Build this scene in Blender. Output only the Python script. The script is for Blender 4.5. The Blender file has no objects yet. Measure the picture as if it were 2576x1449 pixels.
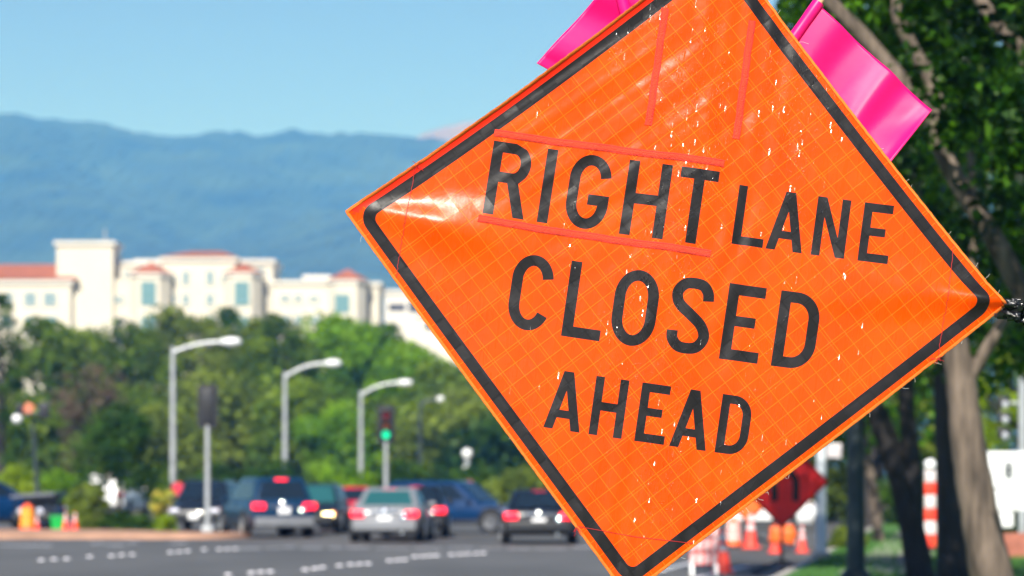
import bpy, bmesh, math, random
import numpy as np
from mathutils import Vector, Matrix
from mathutils.geometry import delaunay_2d_cdt
R = math.radians
S = bpy.context.scene
COL = S.collection

# ------------------------------------------------------------------ camera, sky, sun, exposure
F = 7808.0                       # focal length in pixels of a 2576 px wide picture
EYE = 1.6
cam_d = bpy.data.cameras.new('camera')
cam = bpy.data.objects.new('camera', cam_d); COL.objects.link(cam)
cam.location = (0, 0, EYE); cam.rotation_euler = (R(90), 0, 0)
cam_d.sensor_width = 36; cam_d.lens = F / 2576 * 36
cam_d.shift_y = (1205 - 724.5) / 2576
cam_d.clip_start = .1; cam_d.clip_end = 30000
cam_d.dof.use_dof = True; cam_d.dof.focus_distance = 8.0; cam_d.dof.aperture_fstop = 4.9
cam_d.dof.aperture_blades = 0
S.camera = cam
SUN = Vector((-.17, -.765, .62)).normalized()
w = bpy.data.worlds.new('World'); S.world = w; w.use_nodes = True
nt = w.node_tree
bg = nt.nodes['Background']
sky = nt.nodes.new('ShaderNodeTexSky'); sky.sky_type = 'NISHITA'; sky.sun_disc = False
sky.sun_elevation = math.asin(SUN.z); sky.sun_rotation = math.atan2(SUN.x, SUN.y)
sky.air_density = .58; sky.dust_density = 0; sky.ozone_density = 4; sky.altitude = 0
nt.links.new(sky.outputs[0], bg.inputs[0]); bg.inputs[1].default_value = .074
sl = bpy.data.lights.new('sun', 'SUN'); sl.energy = 5.0; sl.angle = R(.5); sl.color = (1, .95, .86)
so = bpy.data.objects.new('sun', sl); COL.objects.link(so)
so.rotation_euler = SUN.to_track_quat('Z', 'Y').to_euler(); so.location = (-20, -30, 60)
S.view_settings.view_transform = 'Standard'; S.view_settings.look = 'None'
S.view_settings.exposure = .70; S.view_settings.gamma = 1
S.render.engine = 'CYCLES'
S.cycles.max_bounces = 6; S.cycles.transparent_max_bounces = 8; S.cycles.volume_bounces = 0
S.cycles.use_denoising = True

# ------------------------------------------------------------------ helpers
def P(px, py, Y): return Vector(((px - 1288) / F * Y, Y, EYE + (1205 - py) / F * Y))
def gx(px, Y): return (px - 1288) / F * Y
def smooth(a, b, x):
    t = np.clip((x - a) / (b - a), 0, 1); return t * t * (3 - 2 * t)

def mat(name, col, rough=.6, metal=0, spec=.5, noise=0, nscale=8, bump=0, bscale=40, emit=None, es=0, coat=0, trans=0, col2=None, stretch=None):
    m = bpy.data.materials.new(name); m.use_nodes = True
    t = m.node_tree; b = t.nodes['Principled BSDF']
    b.inputs['Base Color'].default_value = (*col, 1); b.inputs['Roughness'].default_value = rough
    b.inputs['Metallic'].default_value = metal; b.inputs['Specular IOR Level'].default_value = spec
    if coat: b.inputs['Coat Weight'].default_value = coat; b.inputs['Coat Roughness'].default_value = .05
    if emit: b.inputs['Emission Color'].default_value = (*emit, 1); b.inputs['Emission Strength'].default_value = es
    tc = None
    if noise or bump:
        tc = t.nodes.new('ShaderNodeTexCoord'); mp = t.nodes.new('ShaderNodeMapping')
        t.links.new(tc.outputs['Object'], mp.inputs[0])
        if stretch: mp.inputs['Scale'].default_value = stretch
    if noise:
        n = t.nodes.new('ShaderNodeTexNoise'); n.inputs['Scale'].default_value = nscale; n.inputs['Detail'].default_value = 6
        t.links.new(mp.outputs[0], n.inputs['Vector'])
        rp = t.nodes.new('ShaderNodeMapRange'); rp.inputs[1].default_value = .3; rp.inputs[2].default_value = .7
        t.links.new(n.outputs[0], rp.inputs[0])
        mx = t.nodes.new('ShaderNodeMix'); mx.data_type = 'RGBA'
        c2 = col2 or tuple(min(1, c * (1 + noise)) for c in col); c1 = col if col2 else tuple(c * (1 - noise) for c in col)
        mx.inputs[6].default_value = (*c1, 1); mx.inputs[7].default_value = (*c2, 1)
        t.links.new(rp.outputs[0], mx.inputs[0]); t.links.new(mx.outputs[2], b.inputs['Base Color'])
    if bump:
        n2 = t.nodes.new('ShaderNodeTexNoise'); n2.inputs['Scale'].default_value = bscale; n2.inputs['Detail'].default_value = 5
        t.links.new(mp.outputs[0], n2.inputs['Vector'])
        bp = t.nodes.new('ShaderNodeBump'); bp.inputs['Strength'].default_value = bump; bp.inputs['Distance'].default_value = .02
        t.links.new(n2.outputs[0], bp.inputs['Height']); t.links.new(bp.outputs[0], b.inputs['Normal'])
    if trans:
        tr = t.nodes.new('ShaderNodeBsdfTranslucent'); tr.inputs[0].default_value = (*col, 1)
        ms = t.nodes.new('ShaderNodeMixShader'); ms.inputs[0].default_value = trans
        t.links.new(b.outputs[0], ms.inputs[1]); t.links.new(tr.outputs[0], ms.inputs[2])
        t.links.new(ms.outputs[0], t.nodes['Material Output'].inputs[0])
    return m

def tag(o, label=None, cat=None, group=None, kind=None):
    if label: o['label'] = label
    if cat: o['category'] = cat
    if group: o['group'] = group
    if kind: o['kind'] = kind
    return o
def empty(name, loc, label, cat, group=None, rz=0):
    o = bpy.data.objects.new(name, None); COL.objects.link(o)
    o.location = loc; o.rotation_euler = (0, 0, rz); o.empty_display_size = .3
    return tag(o, label, cat, group)
def copy_tree(o, parent=None):
    c = o.copy(); COL.objects.link(c)
    if parent is not None: c.parent = parent
    for ch in list(o.children): copy_tree(ch, c)
    return c
def link_mesh(name, me, parent=None, mats=(), sharp=35):
    for m in mats: me.materials.append(m)
    if sharp is not None:
        me.shade_smooth(); me.set_sharp_from_angle(angle=R(sharp))
    o = bpy.data.objects.new(name, me); COL.objects.link(o)
    if parent is not None: o.parent = parent
    return o

class MB:
    def __init__(s): s.v = []; s.f = []; s.mi = []; s.cur = 0
    def add(s, vs, fs):
        b = len(s.v); s.v += [tuple(x) for x in vs]
        for f in fs: s.f.append(tuple(i + b for i in f)); s.mi.append(s.cur)
        return s
    def box(s, c, d, M=None):
        x, y, z = (k / 2 for k in d); c = Vector(c)
        vs = [Vector((a * x, b_ * y, e * z)) for a in (-1, 1) for b_ in (-1, 1) for e in (-1, 1)]
        vs = [((M @ p) if M else p) + c for p in vs]
        return s.add(vs, [(0, 1, 3, 2), (4, 6, 7, 5), (0, 4, 5, 1), (2, 3, 7, 6), (0, 2, 6, 4), (1, 5, 7, 3)])
    def bbox(s, c, d, r=.02, M=None):          # chamfered box
        bm = bmesh.new(); bmesh.ops.create_cube(bm, size=1)
        bmesh.ops.scale(bm, vec=d, verts=bm.verts)
        bmesh.ops.bevel(bm, geom=bm.edges[:], offset=r, segments=2, affect='EDGES', profile=.6)
        s.bm(bm, Matrix.Translation(c) @ (M.to_4x4() if M else Matrix())); return s
    def bm(s, bm, M=Matrix()):
        bm.verts.ensure_lookup_table(); bm.verts.index_update()
        s.add([M @ v.co for v in bm.verts], [[v.index for v in f.verts] for f in bm.faces]); bm.free(); return s
    def tube(s, pts, rad, n=10, cap=True):
        pts = [Vector(p) for p in pts]
        if not hasattr(rad, '__len__'): rad = [rad] * len(pts)
        vs, fs = [], []; ref = None
        for i, p in enumerate(pts):
            t = (pts[min(i + 1, len(pts) - 1)] - pts[max(i - 1, 0)]).normalized()
            if ref is None: ref = Vector((0, 1, 0)) if abs(t.y) < .9 else Vector((1, 0, 0))
            a = (ref - t * ref.dot(t)).normalized(); b = t.cross(a); ref = a
            for k in range(n):
                th = 2 * math.pi * k / n; vs.append(p + (a * math.cos(th) + b * math.sin(th)) * rad[i])
        for i in range(len(pts) - 1):
            for k in range(n):
                k2 = (k + 1) % n; fs.append((i * n + k, i * n + k2, (i + 1) * n + k2, (i + 1) * n + k))
        if cap: fs.append(tuple(range(n))[::-1]); fs.append(tuple(range((len(pts) - 1) * n, len(pts) * n)))
        return s.add(vs, fs)
    def lathe(s, prof, n=20, c=(0, 0, 0), M=None):   # profile (r,z) spun about z
        vs, fs = [], []; c = Vector(c)
        for r, z in prof:
            for k in range(n):
                th = 2 * math.pi * k / n; p = Vector((r * math.cos(th), r * math.sin(th), z)); vs.append((M @ p if M else p) + c)
        for i in range(len(prof) - 1):
            for k in range(n):
                k2 = (k + 1) % n; fs.append((i * n + k, i * n + k2, (i + 1) * n + k2, (i + 1) * n + k))
        fs.append(tuple(range(n))[::-1]); fs.append(tuple(range((len(prof) - 1) * n, len(prof) * n)))
        return s.add(vs, fs)
    def prism(s, poly, y0, y1, M=None):       # polygon in xz extruded along y
        n = len(poly); vs = [Vector((x, y0, z)) for x, z in poly] + [Vector((x, y1, z)) for x, z in poly]
        if M: vs = [M @ p for p in vs]
        fs = [tuple(range(n)), tuple(range(2 * n - 1, n - 1, -1))] + [(i, i + n, (i + 1) % n + n, (i + 1) % n) for i in range(n)]
        return s.add(vs, fs)
    def loft(s, rings, cap=True):
        n = len(rings[0]); vs = [p for r in rings for p in r]; fs = []
        for i in range(len(rings) - 1):
            for k in range(n):
                k2 = (k + 1) % n; fs.append((i * n + k, i * n + k2, (i + 1) * n + k2, (i + 1) * n + k))
        if cap: fs.append(tuple(range(n))[::-1]); fs.append(tuple(range((len(rings) - 1) * n, len(rings) * n)))
        return s.add(vs, fs)
    def build(s, name, mats, parent=None, sharp=35):
        me = bpy.data.meshes.new(name); me.from_pydata(s.v, [], s.f)
        if not isinstance(mats, (list, tuple)): mats = [mats]
        o = link_mesh(name, me, parent, mats, sharp)
        if len(mats) > 1: me.polygons.foreach_set('material_index', s.mi)
        bm = bmesh.new(); bm.from_mesh(me); bmesh.ops.recalc_face_normals(bm, faces=bm.faces); bm.to_mesh(me); bm.free()
        return o

# ------------------------------------------------------------------ materials
M = {}
M['steel'] = mat('galvanised_steel', (.42, .44, .46), .5, .35, noise=.12, nscale=3)
M['lamp_white'] = mat('lamp_housing', (.80, .82, .84), .35)
M['dark_metal'] = mat('dark_green_metal', (.035, .05, .055), .5, .2, noise=.2, nscale=6)
M['black'] = mat('black_plastic', (.012, .013, .015), .45, noise=.3, nscale=10)
M['rubber'] = mat('tyre_rubber', (.018, .018, .019), .8, noise=.2)
M['chrome'] = mat('bright_metal', (.85, .86, .88), .13, 1)
M['rim'] = mat('alloy_rim', (.5, .51, .53), .3, .9, noise=.1)
M['glass'] = mat('tinted_car_glass', (.010, .018, .03), .12, spec=.45, noise=.05)
M['glass_green'] = mat('green_tinted_glass', (.02, .09, .10), .12, spec=.45, noise=.05)
M['lens_grey'] = mat('grey_lens', (.36, .38, .42), .4, noise=.1)
M['pink_plain'] = mat('pink_vinyl_hem', (.90, .008, .22), .35, noise=.08, nscale=12, trans=.15)
M['plate'] = mat('white_plate', (.85, .86, .88), .35, noise=.05)
M['red_lamp'] = mat('red_lens_dark', (.45, .012, .02), .15, noise=.05)
M['red_lit'] = mat('red_brake_light', (.6, .01, .02), .2, emit=(1, .012, .03), es=2.2)
M['head_lit'] = mat('headlight_on', (.9, .85, .6), .2, emit=(1, .78, .30), es=6)
M['head'] = mat('headlight_lens', (.75, .75, .85), .08, .3, spec=.8)
M['amber'] = mat('amber_lens', (.8, .25, .03), .2, emit=(1, .25, .04), es=.8)
M['green_lit'] = mat('green_signal_light', (.02, .6, .3), .2, emit=(.0, .75, .33), es=.75)
M['red_off'] = mat('red_signal_off', (.16, .01, .012), .2)
M['amber_off'] = mat('amber_signal_off', (.16, .045, .01), .2)
M['orange'] = mat('orange_plastic', (.95, .13, .02), .5, noise=.06)
M['cone'] = mat('red_orange_cone', (.85, .05, .02), .45, noise=.08)
M['white_refl'] = mat('white_reflective', (.66, .60, .60), .4, noise=.05)
M['yellow'] = mat('yellow_reflective', (.95, .42, .03), .4, noise=.05)
M['asphalt'] = mat('asphalt', (.093, .092, .092), .75, noise=.26, nscale=.30, bump=.25, bscale=30, stretch=(1, .35, 1))
M['concrete'] = mat('kerb_concrete', (.42, .38, .34), .8, noise=.15, nscale=2)
M['tan'] = mat('tan_paving', (.42, .24, .16), .85, noise=.2, nscale=1.5)
M['paint'] = mat('white_road_paint', (.62, .62, .66), .55, noise=.12, nscale=4)
M['marker'] = mat('white_ceramic_marker', (.72, .70, .76), .3, noise=.06)
M['soil'] = mat('dry_ground', (.13, .12, .06), .95, noise=.3, nscale=.2)
M['grass'] = mat('lawn_grass', (.05, .15, .02), .9, noise=.35, nscale=6)
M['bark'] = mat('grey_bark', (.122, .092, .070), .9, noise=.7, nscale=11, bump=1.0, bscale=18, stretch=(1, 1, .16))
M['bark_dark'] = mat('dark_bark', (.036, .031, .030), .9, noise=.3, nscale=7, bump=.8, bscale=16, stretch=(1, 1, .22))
M['stucco'] = mat('cream_stucco', (.60, .57, .50), .9, noise=.05, nscale=.2)
M['stucco_w'] = mat('white_stucco', (.63, .615, .58), .9, noise=.05, nscale=.2)
M['tile'] = mat('red_roof_tile', (.34, .115, .070), .8, noise=.15, nscale=.6)
M['win'] = mat('window_glass', (.15, .26, .30), .12, spec=.6)
M['win_dark'] = mat('balcony_shadow_glass', (.06, .07, .10), .2)
M['teal'] = mat('teal_window_frame', (.10, .26, .27), .5)
M['white'] = mat('white_paint', (.82, .83, .84), .4, noise=.04)
M['teal_sign'] = mat('green_street_name_blade', (.02, .30, .22), .4)

def leaf_mat(name, transl=.35, rough=.42):
    m = bpy.data.materials.new(name); m.use_nodes = True; t = m.node_tree; b = t.nodes['Principled BSDF']
    a = t.nodes.new('ShaderNodeAttribute'); a.attribute_name = 'tint'
    t.links.new(a.outputs['Color'], b.inputs['Base Color']); b.inputs['Roughness'].default_value = rough
    b.inputs['Specular IOR Level'].default_value = .25 if 'glossy' in name else .12
    hs = t.nodes.new('ShaderNodeHueSaturation'); hs.inputs['Value'].default_value = 1.5; hs.inputs['Hue'].default_value = .48
    t.links.new(a.outputs['Color'], hs.inputs['Color'])
    tr = t.nodes.new('ShaderNodeBsdfTranslucent'); t.links.new(hs.outputs[0], tr.inputs[0])
    ms = t.nodes.new('ShaderNodeMixShader'); ms.inputs[0].default_value = transl
    t.links.new(b.outputs[0], ms.inputs[1]); t.links.new(tr.outputs[0], ms.inputs[2])
    t.links.new(ms.outputs[0], t.nodes['Material Output'].inputs[0])
    return m
M['leaf'] = leaf_mat('leaf_foliage', .45)
M['leaf_near'] = leaf_mat('glossy_leaf_foliage', .36, .45)

def paint(name, col):
    return mat('car_paint_' + name, col, .3, .05, spec=.35, coat=.2, noise=.04, nscale=2)

# ------------------------------------------------------------------ setting: haze, ground, road, hills
def sheet(name, pts, z, m, kind='structure'):
    me = bpy.data.meshes.new(name); me.from_pydata([(x, y, z) for x, y in pts], [], [tuple(range(len(pts)))])
    o = link_mesh(name, me, None, [m], None); tag(o, kind=kind); return o
sheet('ground', [(-4900, -45), (4900, -45), (4900, 9900), (-4900, 9900)], 0, M['soil'])
KD = .1466
def kerb_x(Y): return -2.9 + KD * Y
sheet('road', [(-120, -40), (kerb_x(-40), -40), (kerb_x(140), 140), (-120, 140)], .004, M['asphalt'])
# verge: raised lawn with a kerb, right of the road
kb = MB(); a, b = (kerb_x(-40), -40), (kerb_x(140), 140)
kb.add([(a[0], a[1], .004), (a[0] + .15, a[1], .004), (a[0] + .15, a[1], .15), (a[0], a[1], .15), (b[0], b[1], .004), (b[0] + .15, b[1], .004), (b[0] + .15, b[1], .15), (b[0], b[1], .15)],
       [(0, 1, 2, 3), (7, 6, 5, 4), (0, 3, 7, 4), (3, 2, 6, 7), (1, 5, 6, 2)])
tag(kb.build('kerb', M['concrete']), kind='structure')
vg = MB(); vg.add([(a[0] + .15, a[1], .14), (60, a[1], .14), (60, b[1], .14), (b[0] + .15, b[1], .14)], [(0, 1, 2, 3)])
tag(vg.build('verge', M['grass'], sharp=None), kind='structure')
sheet('path', [(kerb_x(48) + .9, 48), (kerb_x(48) + 2.2, 48), (kerb_x(110) + 2.4, 110), (kerb_x(110) + 1.1, 110)], .145, M['concrete'])

def grass_blades():
    rng = np.random.default_rng(5); n = 16000
    Y = rng.uniform(44, 80, n); X = -2.75 + KD * Y + .16 + rng.uniform(0, 5.5, n)
    h = rng.uniform(.03, .09, n); a = rng.uniform(0, 6.28, n); wd = .012
    v = np.zeros((n, 3, 3)); v[:, 0] = np.stack([X - wd * np.cos(a), Y - wd * np.sin(a), np.full(n, .138)], 1)
    v[:, 1] = np.stack([X + wd * np.cos(a), Y + wd * np.sin(a), np.full(n, .138)], 1)
    v[:, 2] = np.stack([X + rng.normal(0, .02, n), Y + rng.normal(0, .02, n), .14 + h], 1)
    me = bpy.data.meshes.new('grass'); me.from_pydata(v.reshape(-1, 3).tolist(), [], np.arange(n * 3).reshape(n, 3).tolist())
    tag(link_mesh('grass', me, None, [M['grass']], None), 'short green lawn grass on the verge under the trees', 'grass', kind='stuff')
grass_blades()

def hill(name, ridge, Y0, Y1, Yr, col, col2, seed, amp):
    nx, ny = 420, 70
    xs = np.linspace(-2400, 2400, nx); ys = np.concatenate([np.linspace(Y0, Yr, ny - 16), np.linspace(Yr + 30, Y1, 16)])
    rx = [(p - 1288) / F * Yr for p, _ in ridge]; rz = [EYE + (1205 - q) / F * Yr for _, q in ridge]
    rng = np.random.default_rng(seed)
    top = np.interp(xs, rx, rz)
    Z = np.zeros((ny, nx))
    ph = rng.uniform(0, 6.28, 12)
    for j, y in enumerate(ys):
        t = (y - Y0) / (Yr - Y0) if y <= Yr else 1 - .75 * (y - Yr) / (Y1 - Yr)
        prof = t ** .85 if y <= Yr else max(0, t)
        g = np.zeros(nx)
        for k in range(6):
            g += np.sin(xs * (.004 + .003 * k) + y * (.0012 + .001 * k) * (1 if k % 2 else -1) + ph[k]) / (1 + k)
        damp = 1 - max(0, 1 - abs(y - Yr) / 350)
        Z[j] = top * prof + g * 48 * damp * min(1, t * 2) * min(1, 3 * abs(1 - t))
        Z[j] += rng.normal(0, amp, nx)
    v = [(float(xs[i]), float(ys[j]), float(Z[j, i])) for j in range(ny) for i in range(nx)]
    f = [(j * nx + i, j * nx + i + 1, (j + 1) * nx + i + 1, (j + 1) * nx + i) for j in range(ny - 1) for i in range(nx - 1)]
    me = bpy.data.meshes.new(name); me.from_pydata(v, [], f)
    tag(link_mesh(name, me, None, [mat(name + '_cover', col, .95, col2=col2, noise=.5, nscale=.008)], None), kind='structure')
hill('hills', [(-2000, 330), (-300, 310), (0, 285), (40, 282), (110, 300), (200, 304), (270, 312), (340, 332), (400, 341), (480, 341), (560, 326), (640, 341), (740, 325), (820, 336), (900, 334), (1000, 341), (1050, 345), (1200, 365), (1600, 380), (2576, 350), (4000, 380)],
     3200, 7400, 6000, (.003, .012, .010), (.045, .080, .032), 3, 2.0)
hill('far_hills', [(-2000, 420), (900, 410), (1020, 358), (1100, 325), (1180, 306), (1350, 290), (1700, 300), (2576, 300), (4000, 330)],
     6300, 8200, 6900, (.17, .12, .08), (.24, .17, .11), 4, 2)
hz = MB().box((0, 4955, 414), (9980, 10010, 830)).build('haze', [], sharp=None)
tag(hz, 'pale blue haze in the air over the valley', 'haze', kind='stuff')
hm = bpy.data.materials.new('haze_air'); hm.use_nodes = True; ht = hm.node_tree
ht.nodes.remove(ht.nodes['Principled BSDF'])
pv = ht.nodes.new('ShaderNodeVolumePrincipled'); pv.inputs['Color'].default_value = (.075, .33, 1.0, 1); pv.inputs['Absorption Color'].default_value = (1, 1, 1, 1); pv.inputs['Density'].default_value = .000205; pv.inputs['Anisotropy'].default_value = -.2
ht.links.new(pv.outputs[0], ht.nodes['Material Output'].inputs['Volume']); hz.data.materials.append(hm)

# ------------------------------------------------------------------ the orange roll-up sign
K = 976.0                                   # picture pixels per metre on the sign
TILT = R(8.2); CT, ST = math.cos(TILT), math.sin(TILT)
HALF = 841 / K / math.sqrt(2)               # half the side of the square
SC = P(1697, 669, 8.0)
LEAN = R(2.5)
U_ = Vector((CT, 0, -ST)); V0 = Vector((ST, 0, CT)); V_ = V0 * math.cos(LEAN) + Vector((0, math.sin(LEAN), 0)); W_ = Vector((0, -math.cos(LEAN), 0)) + V0 * math.sin(LEAN)
_rng = np.random.default_rng(11)
_ph = _rng.uniform(0, 6.28, 30); _an = _rng.uniform(-.25, .25, 30); _fr = _rng.uniform(25, 120, 30)
def wrinkle(u, v):
    p = (u + v) / math.sqrt(2); q = (v - u) / math.sqrt(2)
    h = np.zeros_like(u)
    # ribs pulling the left and right corners into a ridge
    for s in (-1, 1):
        t = np.clip((.86 + s * u), 0, None)            # distance from that corner
        sg = .016 + .17 * t
        amp = (.023 * np.exp(-((t - .27) / .18) ** 2)) if s > 0 else (.020 * np.exp(-((t - .06) / .10) ** 2) + .016 * np.exp(-((t - .3) / .2) ** 2))
        if s > 0: h -= .042 * np.exp(-t / .2)
        h += amp * np.exp(-((v - .012) / sg) ** 2)
    # folds running along the upper left edge
    m = smooth(-.05, .35, q) * smooth(.46, .18, np.abs(p - .10)) 
    h += m * (.0015 * np.sin(q * 52 + .6 * np.sin(p * 7)) + .0006 * np.sin(q * 101 + 1.3 + p * 5) + .0003 * np.sin(q * 190 + p * 11))
    m2 = smooth(.15, -.1, np.abs(v - .02)) * smooth(.1, .45, np.abs(u))
    h += m2 * .0010 * np.sin(v * 75 + u * 9)
    # upright creases over the mast
    m3 = np.exp(-((u - .06) / .22) ** 2) 
    for k in range(10):
        h += m3 * .00065 * np.sin(_fr[k] * (u + _an[k] * v) + _ph[k] + 2.2 * np.sin(v * 6 + _ph[k + 10]))
    h += .012 * np.exp(-(u / .10) ** 2) * smooth(-.86, .3, v) + .006 * np.sin(u * 5 + 1) * np.cos(v * 4.2)
    # crease ripples in the bottom corner
    h += .0016 * np.sin(u * 150 + v * 20) * smooth(-.6, -.8, v)
    # upper left margin curling forward
    e = np.clip((q - (HALF - .023)) / .023, 0, 1.3)
    h += .009 * e ** 2 * smooth(HALF, HALF - .07, np.abs(p)) * (1 + .12 * np.sin(p * 23))
    # gentle curl of the others
    for d in (p, -p, -q):
        e2 = np.clip((d - (HALF - .05)) / .05, 0, 1.2); h -= .004 * e2 ** 2
    return h
def shape_uv(u, v):
    p = (u + v) / math.sqrt(2); q = (v - u) / math.sqrt(2)
    cq = np.where(q > 0, .011, .004) * (1 - (p / HALF) ** 2) * (q / HALF) ** 2 * np.sign(q)
    cp = .004 * (1 - (q / HALF) ** 2) * (p / HALF) ** 2 * np.sign(p)
    q2 = q - np.where(np.abs(p) < HALF, cq, 0); p2 = p - np.where(np.abs(q) < HALF, cp, 0)
    u2, v2 = (p2 - q2) / math.sqrt(2), (p2 + q2) / math.sqrt(2)
    return u2, v2 + .0235 * np.abs(u2 / .862) ** 3      # the rib holds the side corners a little high
def pq(p, q): return ((p - q) / math.sqrt(2), (p + q) / math.sqrt(2))
ROOT = Vector((SC.x - .12, 8.05, .14))
def sloc(u, v, off=0.0):
    u = np.atleast_1d(np.asarray(u, float)); v = np.atleast_1d(np.asarray(v, float))
    h = wrinkle(u, v) + off; u2, v2 = shape_uv(u, v)
    b = np.array(SC - ROOT)
    return b[None] + u2[:, None] * np.array(U_) + v2[:, None] * np.array(V_) + h[:, None] * np.array(W_)
def snorm(u, v):
    e = .0015; a = sloc(u + e, v) - sloc(u - e, v); b = sloc(u, v + e) - sloc(u, v - e)
    n = np.cross(a, b); n /= np.linalg.norm(n, axis=1)[:, None]
    n *= np.sign(-n[:, 1:2]); return n

# glyphs: outlines in pixels of the photograph's sign plane
def arc(cx, cy, rx, ry, a0, a1, n=14):
    return [(cx + rx * math.cos(R(a0 + (a1 - a0) * i / n)), cy + ry * math.sin(R(a0 + (a1 - a0) * i / n))) for i in range(n + 1)]
def ribbon(path, s):
    path = [np.array(p, float) for p in path]; L_, R_ = [], []
    for i, p in enumerate(path):
        t = path[min(i + 1, len(path) - 1)] - path[max(i - 1, 0)]; t /= np.linalg.norm(t); n = np.array((-t[1], t[0]))
        L_.append(tuple(p + n * s / 2)); R_.append(tuple(p - n * s / 2))
    return L_ + R_[::-1]
def spline(pts, n=8):
    pts = [np.array(p, float) for p in pts]; out = []
    for i in range(len(pts) - 1):
        p0 = pts[max(i - 1, 0)]; p1 = pts[i]; p2 = pts[i + 1]; p3 = pts[min(i + 2, len(pts) - 1)]
        for k in range(n):
            t = k / n; out.append(tuple(.5 * ((2 * p1) + (-p0 + p2) * t + (2 * p0 - 5 * p1 + 4 * p2 - p3) * t * t + (-p0 + 3 * p1 - 3 * p2 + p3) * t ** 3)))
    return out + [tuple(pts[-1])]
def glyph(c, W, H, s):
    if c == 'I': return [[(0, 0), (W, 0), (W, H), (0, H)]]
    if c == 'L': return [[(0, 0), (W, 0), (W, s), (s, s), (s, H), (0, H)]]
    if c == 'T': return [[(W / 2 - s / 2, 0), (W / 2 + s / 2, 0), (W / 2 + s / 2, H - s), (W, H - s), (W, H), (0, H), (0, H - s), (W / 2 - s / 2, H - s)]]
    if c == 'H':
        a = H / 2 - s / 2; b = H / 2 + s / 2
        return [[(0, 0), (s, 0), (s, a), (W - s, a), (W - s, 0), (W, 0), (W, H), (W - s, H), (W - s, b), (s, b), (s, H), (0, H)]]
    if c == 'E':
        a = H * .5 - s / 2 + H * .02; b = a + s * .95; m = W * .80
        return [[(0, 0), (W, 0), (W, s), (s, s), (s, a), (m, a), (m, b), (s, b), (s, H - s), (W * .97, H - s), (W * .97, H), (0, H)]]
    if c == 'A':
        ap = s * .56; k = (W / 2 - ap) / H; cb = H * .20; ct = cb + s * .92; sx = s * 1.06
        inx = lambda y: k * y + sx
        yt = (W / 2 - sx) / k
        outer = [(0, 0), (sx, 0), (inx(cb), cb), (W - inx(cb), cb), (W - sx, 0), (W, 0), (W / 2 + ap, H), (W / 2 - ap, H)]
        return [outer, [(inx(ct), ct), (W - inx(ct), ct), (W / 2, yt)]]
    if c == 'N':
        return [[(0, 0), (s, 0), (s, H * .66), (W - s * 1.05, 0), (W, 0), (W, H), (W - s, H), (W - s, H * .34), (s * 1.05, H), (0, H)]]
    if c == 'D':
        rx, ry = W * .58, H * .34
        o = [(0, 0)] + arc(W - rx, ry, rx, ry, -90, 0) + arc(W - rx, H - ry, rx, ry, 0, 90) + [(0, H)]
        i = [(s, s)] + arc(W - rx, ry, rx - s, ry - s, -90, 0) + arc(W - rx, H - ry, rx - s, ry - s, 0, 90) + [(s, H - s)]
        return [o, i]
    if c == 'O':
        rx, ry = W / 2, H * .36
        o = arc(rx, ry, rx, ry, 180, 360, 24) + arc(rx, H - ry, rx, ry, 0, 180, 24)
        i = arc(rx, ry, rx - s, ry - s, 180, 360, 24) + arc(rx, H - ry, rx - s, ry - s, 0, 180, 24)
        return [o, i]
    if c == 'C' or c == 'G':
        rx, ry = W / 2 - s / 2, H * .34 - s / 2
        top = arc(W / 2, H - s / 2 - ry, rx, ry, 9, 180, 20)[:-1]
        if c == 'C':
            bot = arc(W / 2, s / 2 + ry, rx, ry, 180, 336, 20)
            return [ribbon(top + bot, s)]
        bot = arc(W / 2, s / 2 + ry, rx, ry, 180, 360, 20)
        rb = ribbon(top + bot + [(W - s / 2, H * .38)], s); n = len(rb) // 2
        # bar of the G: insert on the inner side of the last stroke
        Lh, Rh = rb[:n], rb[n:]
        # L side is the inner side here when turning left around
        barT, barB = H * .47, H * .47 - s
        inner, outer = (Lh, Rh[::-1]) if Lh[-1][0] < W - s / 2 else (Rh[::-1], Lh)
        inner = inner[:-1] + [(W - s, barB), (W * .50, barB), (W * .50, barT)]
        outer = outer[:-1] + [(W, barT)]
        return [inner + outer[::-1]]
    if c == 'S':
        xl, xr, yb, yt = s / 2, W - s / 2, s / 2, H - s / 2
        path = spline([(xr, H * .715), (xr - W * .03, H * .82), (xr - W * .16, H * .908), (W * .5, yt), (xl + W * .16, H * .905), (xl + W * .02, H * .81), (xl + W * .02, H * .71), (xl + W * .12, H * .62), (W * .5, H * .515), (xr - W * .13, H * .41), (xr - W * .01, H * .30), (xr - W * .01, H * .20), (xr - W * .15, H * .10), (W * .5, yb), (xl + W * .16, H * .092), (xl + W * .02, H * .18), (xl, H * .285)])
        return [ribbon(path, s)]
    if c == 'R':
        rr = H * .25; b0 = H * .455; rx = W * .42
        bowl_o = arc(W - rx - W * .02, H - (H - b0) / 2, rx, (H - b0) / 2, -90, 90)
        outer = [(0, 0), (s, 0), (s, b0), (W * .47, b0), (W - s * 1.06, 0), (W, 0), (W * .74, b0 + H * .012)]
        outer += [p for p in bowl_o if p[0] > W * .76] + [(W - rx - W * .02, H), (0, H)]
        hy = (H - b0) / 2 - s
        hole = [(s, b0 + s)] + arc(W - rx - W * .02, H - (H - b0) / 2, rx - s, hy, -90, 90) + [(s, H - s)]
        return [outer, hole]
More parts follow.
